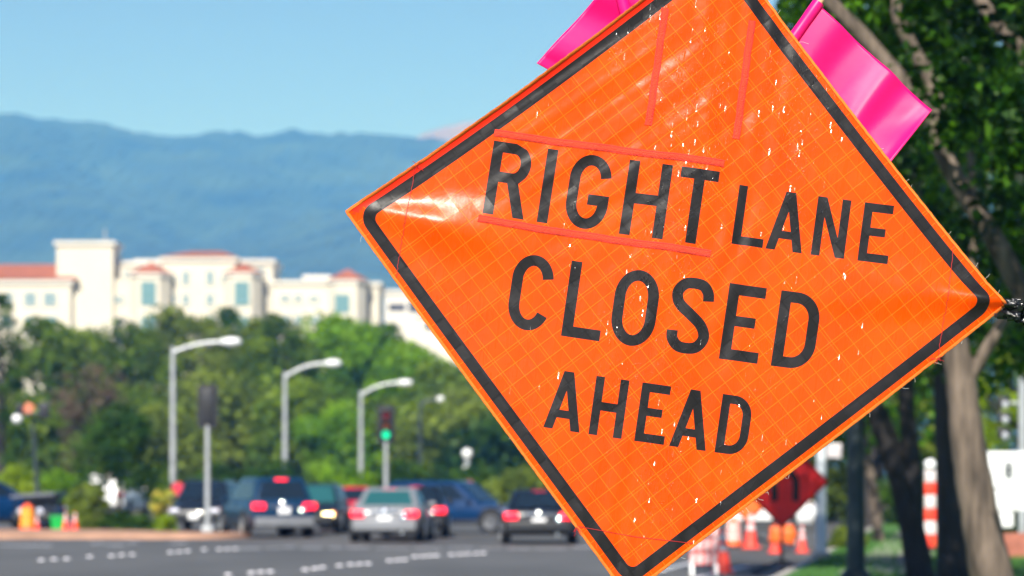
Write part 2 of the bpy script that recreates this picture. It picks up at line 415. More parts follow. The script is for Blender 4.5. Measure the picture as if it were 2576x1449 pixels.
WORDS = [
 ('RIGHT', 60.5, 191, 27.5, [('R', -500.5, 106), ('I', -361.5, 27.5), ('G', -295.5, 107), ('H', -151, 111), ('T', -18.5, 98)]),
 ('LANE', 75.5, 151, 22.5, [('L', 133.3, 79.5), ('A', 219.7, 93), ('N', 335, 85), ('E', 454, 77)]),
 ('CLOSED', -216.5, 193, 28, [('C', -402, 106), ('L', -259, 98), ('O', -139.5, 112), ('S', 2.6, 108), ('E', 143, 98), ('D', 275, 105.5)]),
 ('AHEAD', -452, 149, 22.3, [('A', -271.5, 93), ('H', -156, 84.5), ('E', -39, 75.5), ('A', 50, 94), ('D', 166, 79.5)]),
]
def inpoly(x, y, poly):
    poly = np.asarray(poly); c = np.zeros(len(x), bool); n = len(poly)
    for i in range(n):
        x1, y1 = poly[i]; x2, y2 = poly[i - 1]
        if y1 == y2: continue
        cond = ((y1 > y) != (y2 > y)) & (x < (x2 - x1) * (y - y1) / (y2 - y1) + x1)
        c ^= cond
    return c

def resample(poly, step):
    out = []
    for i in range(len(poly)):
        a = np.array(poly[i]); b = np.array(poly[(i + 1) % len(poly)]); d = np.linalg.norm(b - a)
        if d < 1e-6: continue
        n = max(1, int(round(d / step)))
        for k in range(n): out.append(tuple(a + (b - a) * k / n))
    return out
def rounded_square(h, r):
    c = h - r; pts = []
    for (sx, sy, a0) in ((1, 1, 0), (-1, 1, 90), (-1, -1, 180), (1, -1, 270)):
        pts += arc(sx * c, sy * c, r, r, a0, a0 + 90, 10)
    return [pq(*p) for p in pts]

sign = empty('road_work_sign', ROOT, 'large orange diamond fabric sign reading RIGHT LANE CLOSED AHEAD', 'road sign')
def fabric_mat(name, base, grid, is_black=False):
    m = bpy.data.materials.new(name); m.use_nodes = True; t = m.node_tree; b = t.nodes['Principled BSDF']; N = t.nodes.new; Lk = t.links.new
    uv = N('ShaderNodeUVMap'); uv.uv_map = 'UVMap'
    sep = N('ShaderNodeSeparateXYZ'); Lk(uv.outputs[0], sep.inputs[0])
    def math_(op, a, b_=None, c=None):
        n = N('ShaderNodeMath'); n.operation = op
        for i, x in enumerate((a, b_, c)):
            if x is None: continue
            if isinstance(x, (int, float)): n.inputs[i].default_value = x
            else: Lk(x, n.inputs[i])
        return n.outputs[0]
    u, v = sep.outputs[0], sep.outputs[1]
    p = math_('MULTIPLY', math_('ADD', u, v), .70711); q = math_('MULTIPLY', math_('SUBTRACT', v, u), .70711)
    lines = None
    for co in (p, q):
        for sp, off, wd in ((.0405, 0, .0007), (.1215, .0075, .0005)):
            fr = math_('PINGPONG', math_('ADD', co, 10 + off), sp / 2)
            ln = math_('LESS_THAN', fr, wd)
            lines = ln if lines is None else math_('MAXIMUM', lines, ln)
    # colour
    comb = N('ShaderNodeCombineXYZ'); Lk(math_('MULTIPLY', u, 60), comb.inputs[0]); Lk(math_('MULTIPLY', v, 9), comb.inputs[1])
    nz = N('ShaderNodeTexNoise'); nz.inputs['Scale'].default_value = 1; nz.inputs['Detail'].default_value = 4; nz.inputs['Distortion'].default_value = .5
    Lk(comb.outputs[0], nz.inputs['Vector'])
    nz2 = N('ShaderNodeTexNoise'); nz2.inputs['Scale'].default_value = 5; nz2.inputs['Detail'].default_value = 5; Lk(uv.outputs[0], nz2.inputs['Vector'])
    mr = N('ShaderNodeMapRange'); mr.inputs[1].default_value = .38; mr.inputs[2].default_value = .72; Lk(nz2.outputs[0], mr.inputs[0])
    mx = N('ShaderNodeMix'); mx.data_type = 'RGBA'
    mx.inputs[6].default_value = (*base, 1); mx.inputs[7].default_value = (*(tuple(c * k for c, k in zip(base, (1, 1.35, 1.3))) if not is_black else tuple(c * 1.5 for c in base)), 1)
    Lk(mr.outputs[0], mx.inputs[0])
    mg = N('ShaderNodeMix'); mg.data_type = 'RGBA'; Lk(mx.outputs[2], mg.inputs[6]); mg.inputs[7].default_value = (*grid, 1)
    Lk(math_('MULTIPLY', lines, .5), mg.inputs[0]); Lk(mg.outputs[2], b.inputs['Base Color'])
    # scuffs change the gloss
    mr2 = N('ShaderNodeMapRange'); mr2.inputs[3].default_value = .20 if not is_black else .32; mr2.inputs[4].default_value = .36 if not is_black else .45; Lk(nz.outputs[0], mr2.inputs[0])
    b.inputs['Specular IOR Level'].default_value = .20 if not is_black else .20
    # bump: quilted cells + crinkles
    vor = N('ShaderNodeCombineXYZ'); Lk(math_('FLOOR', math_('DIVIDE', p, .0405)), vor.inputs[0]); Lk(math_('FLOOR', math_('DIVIDE', q, .0405)), vor.inputs[1])
    wn = N('ShaderNodeTexWhiteNoise'); wn.noise_dimensions = '3D'; Lk(vor.outputs[0], wn.inputs['Vector'])
    sc3 = N('ShaderNodeSeparateColor'); Lk(wn.outputs['Color'], sc3.inputs[0])
    fp = math_('FRACT', math_('DIVIDE', p, .0405)); fq = math_('FRACT', math_('DIVIDE', q, .0405))
    cell = math_('ADD', math_('MULTIPLY', math_('SUBTRACT', fp, .5), math_('SUBTRACT', sc3.outputs[0], .5)), math_('MULTIPLY', math_('SUBTRACT', fq, .5), math_('SUBTRACT', sc3.outputs[1], .5)))
    c2 = N('ShaderNodeCombineXYZ'); Lk(math_('MULTIPLY', u, 150), c2.inputs[0]); Lk(math_('MULTIPLY', v, 58), c2.inputs[1])
    n3 = N('ShaderNodeTexNoise'); n3.inputs['Scale'].default_value = 1; n3.inputs['Detail'].default_value = 3; n3.inputs['Distortion'].default_value = 1.2; Lk(c2.outputs[0], n3.inputs['Vector'])
    r3 = N('ShaderNodeMapRange'); r3.inputs[1].default_value = .58; r3.inputs[2].default_value = .78; Lk(n3.outputs[0], r3.inputs[0])
    # crinkles gather in upright bands
    c4 = N('ShaderNodeCombineXYZ'); Lk(math_('MULTIPLY', u, 13), c4.inputs[0]); Lk(math_('MULTIPLY', v, 2.2), c4.inputs[1]); c4.inputs[2].default_value = 3.3
    n4 = N('ShaderNodeTexNoise'); n4.inputs['Scale'].default_value = 1; n4.inputs['Detail'].default_value = 1; Lk(c4.outputs[0], n4.inputs['Vector'])
    r4 = N('ShaderNodeMapRange'); r4.inputs[1].default_value = .46; r4.inputs[2].default_value = .60; Lk(n4.outputs[0], r4.inputs[0])
    edge = math_('MAXIMUM', math_('SUBTRACT', 1.0, math_('MULTIPLY', math_('ABSOLUTE', math_('SUBTRACT', u, .05)), 2.1)), 0)
    crk = math_('MULTIPLY', math_('MULTIPLY', r3.outputs[0], r4.outputs[0]), edge)
    # small hard dimples that catch the sun, gathered in the same upright bands
    us = math_('MULTIPLY', u, 270); cu = math_('FLOOR', us); w1 = N('ShaderNodeTexWhiteNoise'); w1.noise_dimensions = '1D'; Lk(cu, w1.inputs['W'])
    vs_ = math_('ADD', math_('MULTIPLY', v, 42), math_('MULTIPLY', w1.outputs['Value'], 13)); cv = math_('FLOOR', vs_)
    cc = N('ShaderNodeCombineXYZ'); Lk(cu, cc.inputs[0]); Lk(cv, cc.inputs[1]); w2 = N('ShaderNodeTexWhiteNoise'); w2.noise_dimensions = '3D'; Lk(cc.outputs[0], w2.inputs['Vector'])
    s2 = N('ShaderNodeSeparateColor'); Lk(w2.outputs['Color'], s2.inputs[0])
    fu = math_('FRACT', us); fv = math_('FRACT', vs_)
    win_ = math_('MULTIPLY', math_('SINE', math_('MULTIPLY', fu, math.pi)), math_('SINE', math_('MULTIPLY', fv, math.pi)))
    on = math_('GREATER_THAN', math_('MULTIPLY', math_('MULTIPLY', r4.outputs[0], math_('POWER', edge, .5)), .02 if is_black else .12), s2.outputs[0])
    win_ = math_('MULTIPLY', win_, on)
    fine = N('ShaderNodeTexNoise'); fine.inputs['Scale'].default_value = 40; fine.inputs['Detail'].default_value = 4; Lk(uv.outputs[0], fine.inputs['Vector'])
    hgt = math_('ADD', math_('ADD', math_('MULTIPLY', cell, .0045 if is_black else .0032), math_('MULTIPLY', crk, .0012)), math_('MULTIPLY', fine.outputs[0], .0007))
    Lk(math_('MAXIMUM', math_('SUBTRACT', mr2.outputs[0], math_('MULTIPLY', math_('MAXIMUM', crk, win_), .5)), .11), b.inputs['Roughness'])
    hgt = math_('SUBTRACT', hgt, math_('MULTIPLY', lines, .0002))
    bp = N('ShaderNodeBump'); bp.inputs['Strength'].default_value = 1; bp.inputs['Distance'].default_value = 1; Lk(hgt, bp.inputs['Height'])
    tl = N('ShaderNodeCombineXYZ'); Lk(math_('MULTIPLY', win_, math_('SUBTRACT', math_('MULTIPLY', s2.outputs[1], .5), .38)), tl.inputs[0]); Lk(math_('MULTIPLY', win_, math_('ADD', math_('MULTIPLY', s2.outputs[2], .35), .12)), tl.inputs[2])
    va = N('ShaderNodeVectorMath'); va.operation = 'ADD'; Lk(bp.outputs[0], va.inputs[0]); Lk(tl.outputs[0], va.inputs[1])
    vn = N('ShaderNodeVectorMath'); vn.operation = 'NORMALIZE'; Lk(va.outputs[0], vn.inputs[0]); Lk(vn.outputs[0], b.inputs['Normal'])
    tr = N('ShaderNodeBsdfTranslucent'); tr.inputs[0].default_value = (1, .012, .004, 1) if not is_black else (.01, .01, .01, 1)
    ms = N('ShaderNodeMixShader'); ms.inputs[0].default_value = .15 if not is_black else .02; Lk(b.outputs[0], ms.inputs[1]); Lk(tr.outputs[0], ms.inputs[2])
    Lk(ms.outputs[0], t.nodes['Material Output'].inputs[0])
    return m
M['fab'] = fabric_mat('orange_sign_vinyl', (.95, .064, .0008), (1, .30, .018))
M['hem'] = mat('shaded_margin_red', (.95, .030, .010), .35, spec=.3, noise=.08, nscale=12, trans=.15)  # reddened vinyl: shade and glow-through of the curled margin put into the colour
M['fabk'] = fabric_mat('black_sign_ink', (.0125, .011, .012), (.006, .006, .006), True)

def build_fabric():
    polys = []                                           # (tag, outer, hole)
    for word, v0, H, s, gl in WORDS:
        for c, u0, W in gl:
            loops = glyph(c, W, H, s)
            loops = [[((x + u0) / K, (y + v0) / K) for x, y in lp] for lp in loops]
            polys.append((word, [resample(lp, .009) for lp in loops]))
    g1 = rounded_square(HALF - .0185, .047); g2 = rounded_square(HALF - .0495, .020)
    border = [resample(g1, .009), resample(g2, .009)]
    outline = resample([pq(HALF, HALF), pq(-HALF, HALF), pq(-HALF, -HALF), pq(HALF, -HALF)], .009)
    pts, edges = [], []
    def addloop(lp):
        b = len(pts); pts.extend(lp); edges.extend([(b + i, b + (i + 1) % len(lp)) for i in range(len(lp))])
    addloop(outline); [addloop(l) for l in border]
    for _, lps in polys: [addloop(l) for l in lps]
    nb = len(pts); arr = np.array(pts)
    step = .0088; g = np.arange(-HALF + step, HALF - step / 2, step)
    pp, qq = np.meshgrid(g, g); gu, gv = (pp - qq).ravel() / math.sqrt(2), (pp + qq).ravel() / math.sqrt(2)
    keep = np.ones(len(gu), bool)
    for i in range(0, len(gu), 2000):
        d = np.min((gu[i:i + 2000, None] - arr[None, :, 0]) ** 2 + (gv[i:i + 2000, None] - arr[None, :, 1]) ** 2, axis=1)
        keep[i:i + 2000] = d > (.0042) ** 2
    allp = [Vector(p) for p in pts] + [Vector((float(a), float(b))) for a, b in zip(gu[keep], gv[keep])]
    vo, eo, fo, _, _, _ = delaunay_2d_cdt(allp, edges, [], 0, 1e-6)
    vo = np.array([(p.x, p.y) for p in vo]); fo = np.array([f for f in fo if len(f) == 3])
    cen = vo[fo].mean(1); area = np.abs(np.cross(vo[fo[:, 1]] - vo[fo[:, 0]], vo[fo[:, 2]] - vo[fo[:, 0]]))
    fo = fo[area > 1e-10]; cen = vo[fo].mean(1)
    cls = np.zeros(len(fo), int)
    cls[inpoly(cen[:, 0], cen[:, 1], border[0]) & ~inpoly(cen[:, 0], cen[:, 1], border[1])] = 1
    hp = (cen[:, 0] + cen[:, 1]) / math.sqrt(2); hq = (cen[:, 1] - cen[:, 0]) / math.sqrt(2)
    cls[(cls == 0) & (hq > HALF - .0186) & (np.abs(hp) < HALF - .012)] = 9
    names = [wd[0] for wd in WORDS]
    for word, lps in polys:
        ins = inpoly(cen[:, 0], cen[:, 1], lps[0])
        for h in lps[1:]: ins &= ~inpoly(cen[:, 0], cen[:, 1], h)
        cls[ins] = 2 + names.index(word)
    pos = sloc(vo[:, 0], vo[:, 1]); nor = snorm(vo[:, 0], vo[:, 1])
    def piece(name, sel, mtl, label=None):
        fs = fo[sel]; used, inv = np.unique(fs, return_inverse=True); inv = inv.reshape(fs.shape)
        me = bpy.data.meshes.new(name)
        tri = inv.tolist()
        # orient towards the viewer
        v3 = pos[used]; out = []
        for a, b, c in tri:
            n = np.cross(v3[b] - v3[a], v3[c] - v3[a]); out.append((a, b, c) if n @ nor[used[a]] > 0 else (a, c, b))
        me.from_pydata(v3.tolist(), [], out)
        ul = me.uv_layers.new(name='UVMap'); idx = np.zeros(len(me.loops), np.int32); me.loops.foreach_get('vertex_index', idx)
        ul.data.foreach_set('uv', vo[used][idx].astype(np.float32).ravel())
        o = link_mesh(name, me, sign, [mtl], None); me.shade_smooth()
        me.normals_split_custom_set_from_vertices(nor[used].tolist())
        if label: o['label'] = label
        return o
    piece('face_panel', cls == 0, M['fab']); piece('black_border', cls == 1, M['fabk']); piece('shaded_margin', cls == 9, M['hem'])
    labs = ['black word RIGHT between two fastener strips', 'black word LANE in smaller letters', 'black word CLOSED', 'black word AHEAD in smaller letters at the bottom']
    for i, n in enumerate(names): piece('lettering', cls == 2 + i, M['fabk'], labs[i])
build_fabric()

# edge binding, one webbing strip a side
M['binding'] = mat('orange_webbing', (.95, .20, .015), .7, noise=.12, nscale=160, bump=.5, bscale=420)
def binding(c0, c1):
    n = 140; mb = MB(); t = np.linspace(0, 1, n)
    p = c0[0] + (c1[0] - c0[0]) * t; q = c0[1] + (c1[1] - c0[1]) * t
    d = np.array((c1[0] - c0[0], c1[1] - c0[1])); d /= np.linalg.norm(d); ninn = np.array((-d[1], d[0]))
    if ninn @ np.array((c0[0] + c1[0], c0[1] + c1[1])) > 0: ninn = -ninn
    rings = []
    rr = np.random.default_rng(3).normal(0, .0003, n)
    for off, wd in ((.0015, .0), (.0024, .0015), (.0024, .0068), (.0004, .0075), (-.002, .0068), (-.002, 0)):
        pp, qq = p + ninn[0] * (wd - .0022) + rr * ninn[0], q + ninn[1] * (wd - .0022) + rr * ninn[1]
        rings.append(sloc((pp - qq) / math.sqrt(2), (pp + qq) / math.sqrt(2), off))
    rings = np.array(rings)
    mb.loft([[Vector(rings[k][i]) for k in range(6)] for i in range(n)])
    mb.build('edge_binding', M['binding'], sign, 60)
cs = [(HALF, HALF), (-HALF, HALF), (-HALF, -HALF), (HALF, -HALF)]
for i in range(4): binding(cs[i], cs[(i + 1) % 4])

# hook-and-loop strips
M['velcro'] = mat('coral_fastener_strip', (.88, .055, .018), .75, noise=.10, nscale=90, bump=.6, bscale=350)
M['thread'] = mat('dark_red_thread', (.42, .008, .01), .7)
def strip(a, b, wd=19):
    a = np.array(a) / K; b = np.array(b) / K; wd /= K; n = 60; d = (b - a) / np.linalg.norm(b - a); nn = np.array((-d[1], d[0]))
    t = np.linspace(0, 1, n); c = a[None] + (b - a)[None] * t[:, None]
    wob = .0006 * np.sin(t * 17) + .0004 * np.sin(t * 41)
    prof = ((-.5, -.001), (-.5, .0011), (-.46, .0017), (.46, .0017), (.5, .0011), (.5, -.001))
    rings = [sloc(c[:, 0] + nn[0] * (k * wd) + nn[0] * wob, c[:, 1] + nn[1] * (k * wd) + nn[1] * wob, o) for k, o in prof]
    mb = MB(); mb.loft([[Vector(rings[k][i]) for k in range(6)] for i in range(n)])
    o = mb.build('fastener_strip', M['velcro'], sign, 50)
    for k in (-.36, .36):
        tb = MB(); cc = c + nn[None] * (k * wd + wob)[:, None]
        tb.tube([Vector(x) for x in sloc(cc[:, 0], cc[:, 1], .0016)], .0008, 5); tb.build('stitching', M['thread'], o)
    return o
strip((-503, 271), (87, 274)); strip((-509, 45), (85, 42.5)); strip((-118.7, 648), (-117.5, 345)); strip((107, 646), (108.5, 341))

# seams at the corner pockets and their loose ends
def seam(pts_px):
    p = np.array(pts_px, float) / K; t = np.linspace(0, 1, 60)
    seg = np.linspace(0, len(p) - 1, 60)
    u = np.interp(seg, range(len(p)), p[:, 0]); v = np.interp(seg, range(len(p)), p[:, 1])
    rr = np.random.default_rng(8)
    u = u + rr.normal(0, .0008, 60); off = .0008 + .0006 * np.sin(np.arange(60) * 2.4)
    tb = MB(); tb.tube([Vector(sloc(a, b, o)[0]) for a, b, o in zip(u, v, off)], .00085, 5); tb.build('corner_seam', M['thread'], sign)
seam([(-686, 150), (-690, 0), (-692, -142)]); seam([(691, 148), (692, 0), (690, -148)]); seam([(-150, -685), (0, -690), (146, -686)])
def tuft(u, v, seed):
    r = random.Random(seed); tb = MB()
    for k in range(9):
        a = r.uniform(0, 6.28); l = r.uniform(.006, .02); c = Vector(sloc(u / K, v / K, .002)[0]); pts = []
        for i in range(5):
            f = i / 4; pts.append(c + U_ * (math.cos(a) * l * f + r.uniform(-.002, .002)) + V_ * (math.sin(a) * l * f - .006 * f * f) + W_ * (.004 * f))
        tb.tube(pts, .0006, 4)
    tb.build('loose_thread', M['thread'], sign)
tuft(688, -152, 1); tuft(-684, 152, 2); tuft(-152, -688, 3)
M['fibre'] = mat('frayed_fibre', (.8, .75, .65), .8)
fb = MB(); r_ = random.Random(4)
for k in range(40):
    e = r_.randrange(4); t = r_.uniform(-.95, .95) * HALF
    p, q = [(t, -HALF), (t, -HALF), (HALF, t), (-HALF, t)][e]; ou = [(0, -1), (0, -1), (1, 0), (-1, 0)][e]
    u, v = pq(p, q); du, dv = pq(*ou); l = r_.uniform(.006, .020); bend = r_.uniform(-1, 1)
    c = Vector(sloc(u, v, 0)[0])
    fb.tube([c + (U_ * du + V_ * dv) * (l * f) + (U_ * -dv + V_ * du) * (bend * l * f * f) for f in (0, .3, .6, 1)], .00028, 4)
tag(fb.build('frayed_fibres', M['fibre'], sign), kind='stuff')

# supporting frame behind the fabric
M['fibreglass'] = mat('grey_fibreglass', (.22, .22, .22), .5, noise=.1)
def sp(u, v, wv): return (SC - ROOT) + U_ * u + V_ * v + W_ * wv
fr = MB(); fr.tube([sp(-.85, .02, -.085), sp(-.6, .01, -.06), sp(0, 0, -.035), sp(.885, .016, -.012)], .008, 10); fr.build('cross_rib', M['fibreglass'], sign)
fr = MB(); fr.tube([sp(0, -.95, -.045), sp(0, .84, -.045)], .014, 10); fr.build('mast', M['fibreglass'], sign)
fr = MB(); base = sp(0, -.95, -.045); fr.tube([base, Vector((base.x, base.y, .12))], .02, 12); fr.bbox((base.x, base.y, .14), (.12, .12, .16), .01); fr.build('stand_post', M['fibreglass'], sign)
for sx, sy in ((-1, -1), (1, -1), (-1, 1), (1, 1)):
    lg = MB(); lg.tube([(base.x + .05 * sx, base.y + .05 * sy, .17), (base.x + .62 * sx, base.y + .62 * sy, .012)], .014, 8); lg.build('leg', M['fibreglass'], sign)
# black tape wrapped round the right rib end
M['tape'] = mat('crinkled_black_tape', (.008, .008, .010), .16, spec=.6, bump=.5, bscale=60)
tp = MB(); rr = random.Random(21)
for k in range(11):
    u0 = .853 + .010 * k; ang = rr.uniform(0, 6.28); wdt = rr.uniform(.010, .020); rad = .012 + rr.uniform(0, .016)
    n = 18; rings = []
    for i in range(n):
        a = ang + i / (n - 1) * rr.uniform(4.5, 5.5); rd = rad * (1 + .35 * math.sin(i * 1.7 + k) + rr.uniform(-.12, .12))
        c = sp(u0 + .012 * math.sin(i * .8 + k), .014 + .004 * math.sin(k), -.014) + V_ * (rd * math.cos(a)) + W_ * (rd * math.sin(a))
        tw = rr.uniform(-.5, .5); ax = U_ * (wdt / 2) + V_ * (tw * .006)
        rings.append([c - ax, c + ax, c + ax + W_ * .0006, c - ax + W_ * .0006])
    tp.loft(rings)
tp.build('tape_wrap', M['tape'], sign, 40)

# pink warning flags
def pink_mat():
    m = bpy.data.materials.new('pink_ribbed_vinyl'); m.use_nodes = True; t = m.node_tree; b = t.nodes['Principled BSDF']; N = t.nodes.new; L = t.links.new
    uv = N('ShaderNodeUVMap'); uv.uv_map = 'UVMap'; wv = N('ShaderNodeTexWave'); wv.inputs['Scale'].default_value = 95; wv.bands_direction = 'X'; wv.inputs['Distortion'].default_value = .3
    L(uv.outputs[0], wv.inputs['Vector'])
    nz = N('ShaderNodeTexNoise'); nz.inputs['Scale'].default_value = 7; nz.inputs['Detail'].default_value = 6; L(uv.outputs[0], nz.inputs['Vector'])
    mx = N('ShaderNodeMix'); mx.data_type = 'RGBA'; mx.inputs[6].default_value = (.84, .002, .17, 1); mx.inputs[7].default_value = (.90, .008, .22, 1); L(wv.outputs[0], mx.inputs[0]); L(mx.outputs[2], b.inputs['Base Color'])
    ad = N('ShaderNodeMath'); ad.operation = 'MULTIPLY_ADD'; L(nz.outputs[0], ad.inputs[0]); ad.inputs[1].default_value = 3.0; L(wv.outputs[0], ad.inputs[2])
    bp = N('ShaderNodeBump'); bp.inputs['Strength'].default_value = .4; bp.inputs['Distance'].default_value = .0007; L(ad.outputs[0], bp.inputs['Height']); L(bp.outputs[0], b.inputs['Normal'])
    b.inputs['Roughness'].default_value = .36; b.inputs['Specular IOR Level'].default_value = .45
    tr = N('ShaderNodeBsdfTranslucent'); tr.inputs[0].default_value = (1, .01, .25, 1); ms = N('ShaderNodeMixShader'); ms.inputs[0].default_value = .22
    L(b.outputs[0], ms.inputs[1]); L(tr.outputs[0], ms.inputs[2]); L(ms.outputs[0], t.nodes['Material Output'].inputs[0])
    return m
M['pink'] = pink_mat(); M['wood'] = mat('pale_wood_dowel', (.55, .38, .2), .7, noise=.2, nscale=30)
def flag(A, B, C, D, folds, label, stick):   # corners A top at stick, B bottom at stick, C bottom outer, D top outer
    root = empty('warning_flag', stick[1], label, 'flag', 'pink warning flags behind the orange sign')
    o0 = Vector(stick[1]); n1, n2 = 60, 60; vs, uvs, fs = [], [], []
    for i in range(n1 + 1):
        s_ = i / n1
        for j in range(n2 + 1):
            t = j / n2
            p = A.lerp(D, s_).lerp(B.lerp(C, s_), t)
            off = folds(s_, t); vs.append(p - o0 + Vector((0, -1, 0)) * off); uvs.append((s_ * .45, t * .45))
    for i in range(n1):
        for j in range(n2): fs.append((i * (n2 + 1) + j, (i + 1) * (n2 + 1) + j, (i + 1) * (n2 + 1) + j + 1, i * (n2 + 1) + j + 1))
    me = bpy.data.meshes.new('cloth'); me.from_pydata(vs, [], fs); ul = me.uv_layers.new(name='UVMap')
    idx = np.zeros(len(me.loops), np.int32); me.loops.foreach_get('vertex_index', idx)
    ul.data.foreach_set('uv', np.array(uvs, np.float32)[idx].ravel())
    o = link_mesh('cloth', me, root, [M['pink']], 60); sd = o.modifiers.new('thickness', 'SOLIDIFY'); sd.thickness = .0015
    a, b = Vector(stick[0]) - o0, Vector(stick[1]) - o0; hem_b = a.lerp(b, .62); up = (a - hem_b).normalized()
    hem = MB(); n = 26
    hem.tube([a.lerp(hem_b, i / n) for i in range(n + 1)], [.0165 + .0004 * math.sin(i * .9) for i in range(n + 1)], 16); hem.build('hem', M['pink_plain'], root, 60)
    st = MB(); st.tube([a + up * .012, b], .0105, 12); st.build('stick', M['wood'], root)
def fr_folds(s_, t):
    x = s_ * 4.4 + .35 * math.sin(t * 3 + 1)
    return .016 * math.sin(x * 2.9 - .9) * (.35 + .65 * s_) + .004 * math.sin(x * 6.3 + 1 + t) * s_ + .022 * (s_ - .78) ** 2 * (1 if s_ > .78 else 0) * 10 + .010 * max(0, s_ - .7) * math.sin(t * 14 + s_ * 9) - .01 * s_ + .15 * t * max(0, (s_ - .45) / .55) + .0035 * math.sin(t * 21 + s_ * 16) * max(0, s_ - .55)
def fl_folds(s_, t):
    x = s_ * 3.6 + .2 * math.sin(t * 4)
    return .016 * math.sin(x * 2.6 + .4) + .03 * max(0, s_ - .92) * 6 * (1 - t)
yb = 8.22
flag(P(2062, 14, yb), P(1860, 300, yb), P(2035, 660, yb), P(2345, 277, yb), fr_folds, 'bright pink flag sticking out to the right of the sign', (P(2060, 6, yb), P(1760, 430, yb)))
flag(P(1548, -60, yb), P(1936, 158, yb), P(1740, 376, yb), P(1350, 160, yb), fl_folds, 'bright pink flag hanging over the upper left edge of the sign', (P(1546, -66, yb - .02), P(1690, 420, yb)))

# ------------------------------------------------------------------ plants
PAL = {
 'green': [(.115, .19, .016), (.185, .275, .022), (.065, .125, .012)],
 'bright': [(.14, .29, .008), (.21, .38, .012), (.085, .20, .010)],
 'olive': [(.16, .22, .028), (.22, .29, .04), (.09, .135, .02)],
 'dark': [(.035, .095, .012), (.065, .14, .016), (.020, .055, .010)],
 'yellow': [(.24, .35, .010), (.30, .41, .015), (.14, .23, .010)],
 'brown': [(.18, .13, .09), (.15, .18, .05), (.11, .08, .06)],
 'flower': [(.65, .58, .10), (.10, .17, .02), (.45, .46, .08)],
 'near': [(.014, .058, .003), (.075, .20, .006), (.006, .026, .003), (.035, .11, .005)],
}
def leaves(name, centres, radii, per, size, pal, seed, parent, m='leaf', aspect=.6, squash=.75, fold=False):
    rng = np.random.default_rng(seed); C = np.asarray(centres, float); n = len(C) * per
    c = np.repeat(C, per, 0); rad = np.repeat(np.asarray(radii, float), per)
    d = rng.normal(size=(n, 3)); d /= np.linalg.norm(d, axis=1)[:, None]
    r = rad * rng.uniform(.25, 1.05, n) ** .6
    pos = c + d * r[:, None] * np.array((1, 1, squash))
    nrm = d * .9 + rng.normal(size=(n, 3)) * .75 + np.array((0, 0, .45)); nrm /= np.linalg.norm(nrm, axis=1)[:, None]
    ref = rng.normal(size=(n, 3)); a = np.cross(nrm, ref); a /= np.linalg.norm(a, axis=1)[:, None]; b = np.cross(nrm, a)
    s = size * rng.uniform(.6, 1.3, n); a *= (s * aspect / 2)[:, None]; b *= (s / 2)[:, None]
    bend = nrm * (s * .12)[:, None]
    V = np.stack([pos - b, pos + a * .9 - b * .15 + bend, pos + b, pos - a * .9 - b * .15 + bend], 1) if not fold else np.stack([pos - b, pos + a - b * .2 + bend, pos + a * .6 + b * .5 + bend, pos + b * 1.1, pos - a * .6 + b * .5 + bend, pos - a - b * .2 + bend], 1)
    k = V.shape[1]
    pal = np.array(PAL[pal]); ci = np.repeat(rng.integers(0, len(pal), len(C)), per)
    mixr = rng.random(n); ci = np.where(mixr < .25, rng.integers(0, len(pal), n), ci)
    col = pal[ci] * rng.uniform(.8, 1.2, (n, 1))
    me = bpy.data.meshes.new(name)
    me.vertices.add(n * k); me.vertices.foreach_set('co', V.astype(np.float32).ravel())
    me.loops.add(n * k); me.loops.foreach_set('vertex_index', np.arange(n * k, dtype=np.int32))
    me.polygons.add(n); me.polygons.foreach_set('loop_start', np.arange(0, n * k, k, dtype=np.int32))
    me.update(calc_edges=True)
    at = me.color_attributes.new('tint', 'FLOAT_COLOR', 'POINT')
    at.data.foreach_set('color', np.repeat(np.concatenate([col, np.ones((n, 1))], 1), k, 0).astype(np.float32).ravel())
    return link_mesh(name, me, parent, [M[m]], None)

def limbs(mb, base, top, r0, rng, n=5, spread=2.0):
    pts = [base, base.lerp(top, .35) + Vector((rng.uniform(-.2, .2), rng.uniform(-.2, .2), 0)), base.lerp(top, .7) + Vector((rng.uniform(-.3, .3), rng.uniform(-.3, .3), 0)), top]
    mb.tube(pts, [r0 * 1.15, r0 * .85, r0 * .55, r0 * .2], 8)
    for k in range(n):
        f = rng.uniform(.3, .8); a = rng.uniform(0, 6.28); p = base.lerp(top, f)
        q = p + Vector((math.cos(a) * spread * .5, math.sin(a) * spread * .5, spread * .35)); e = p + Vector((math.cos(a) * spread, math.sin(a) * spread, spread * .9))
        mb.tube([p, q, e], [r0 * .4, r0 * .28, r0 * .1], 6)

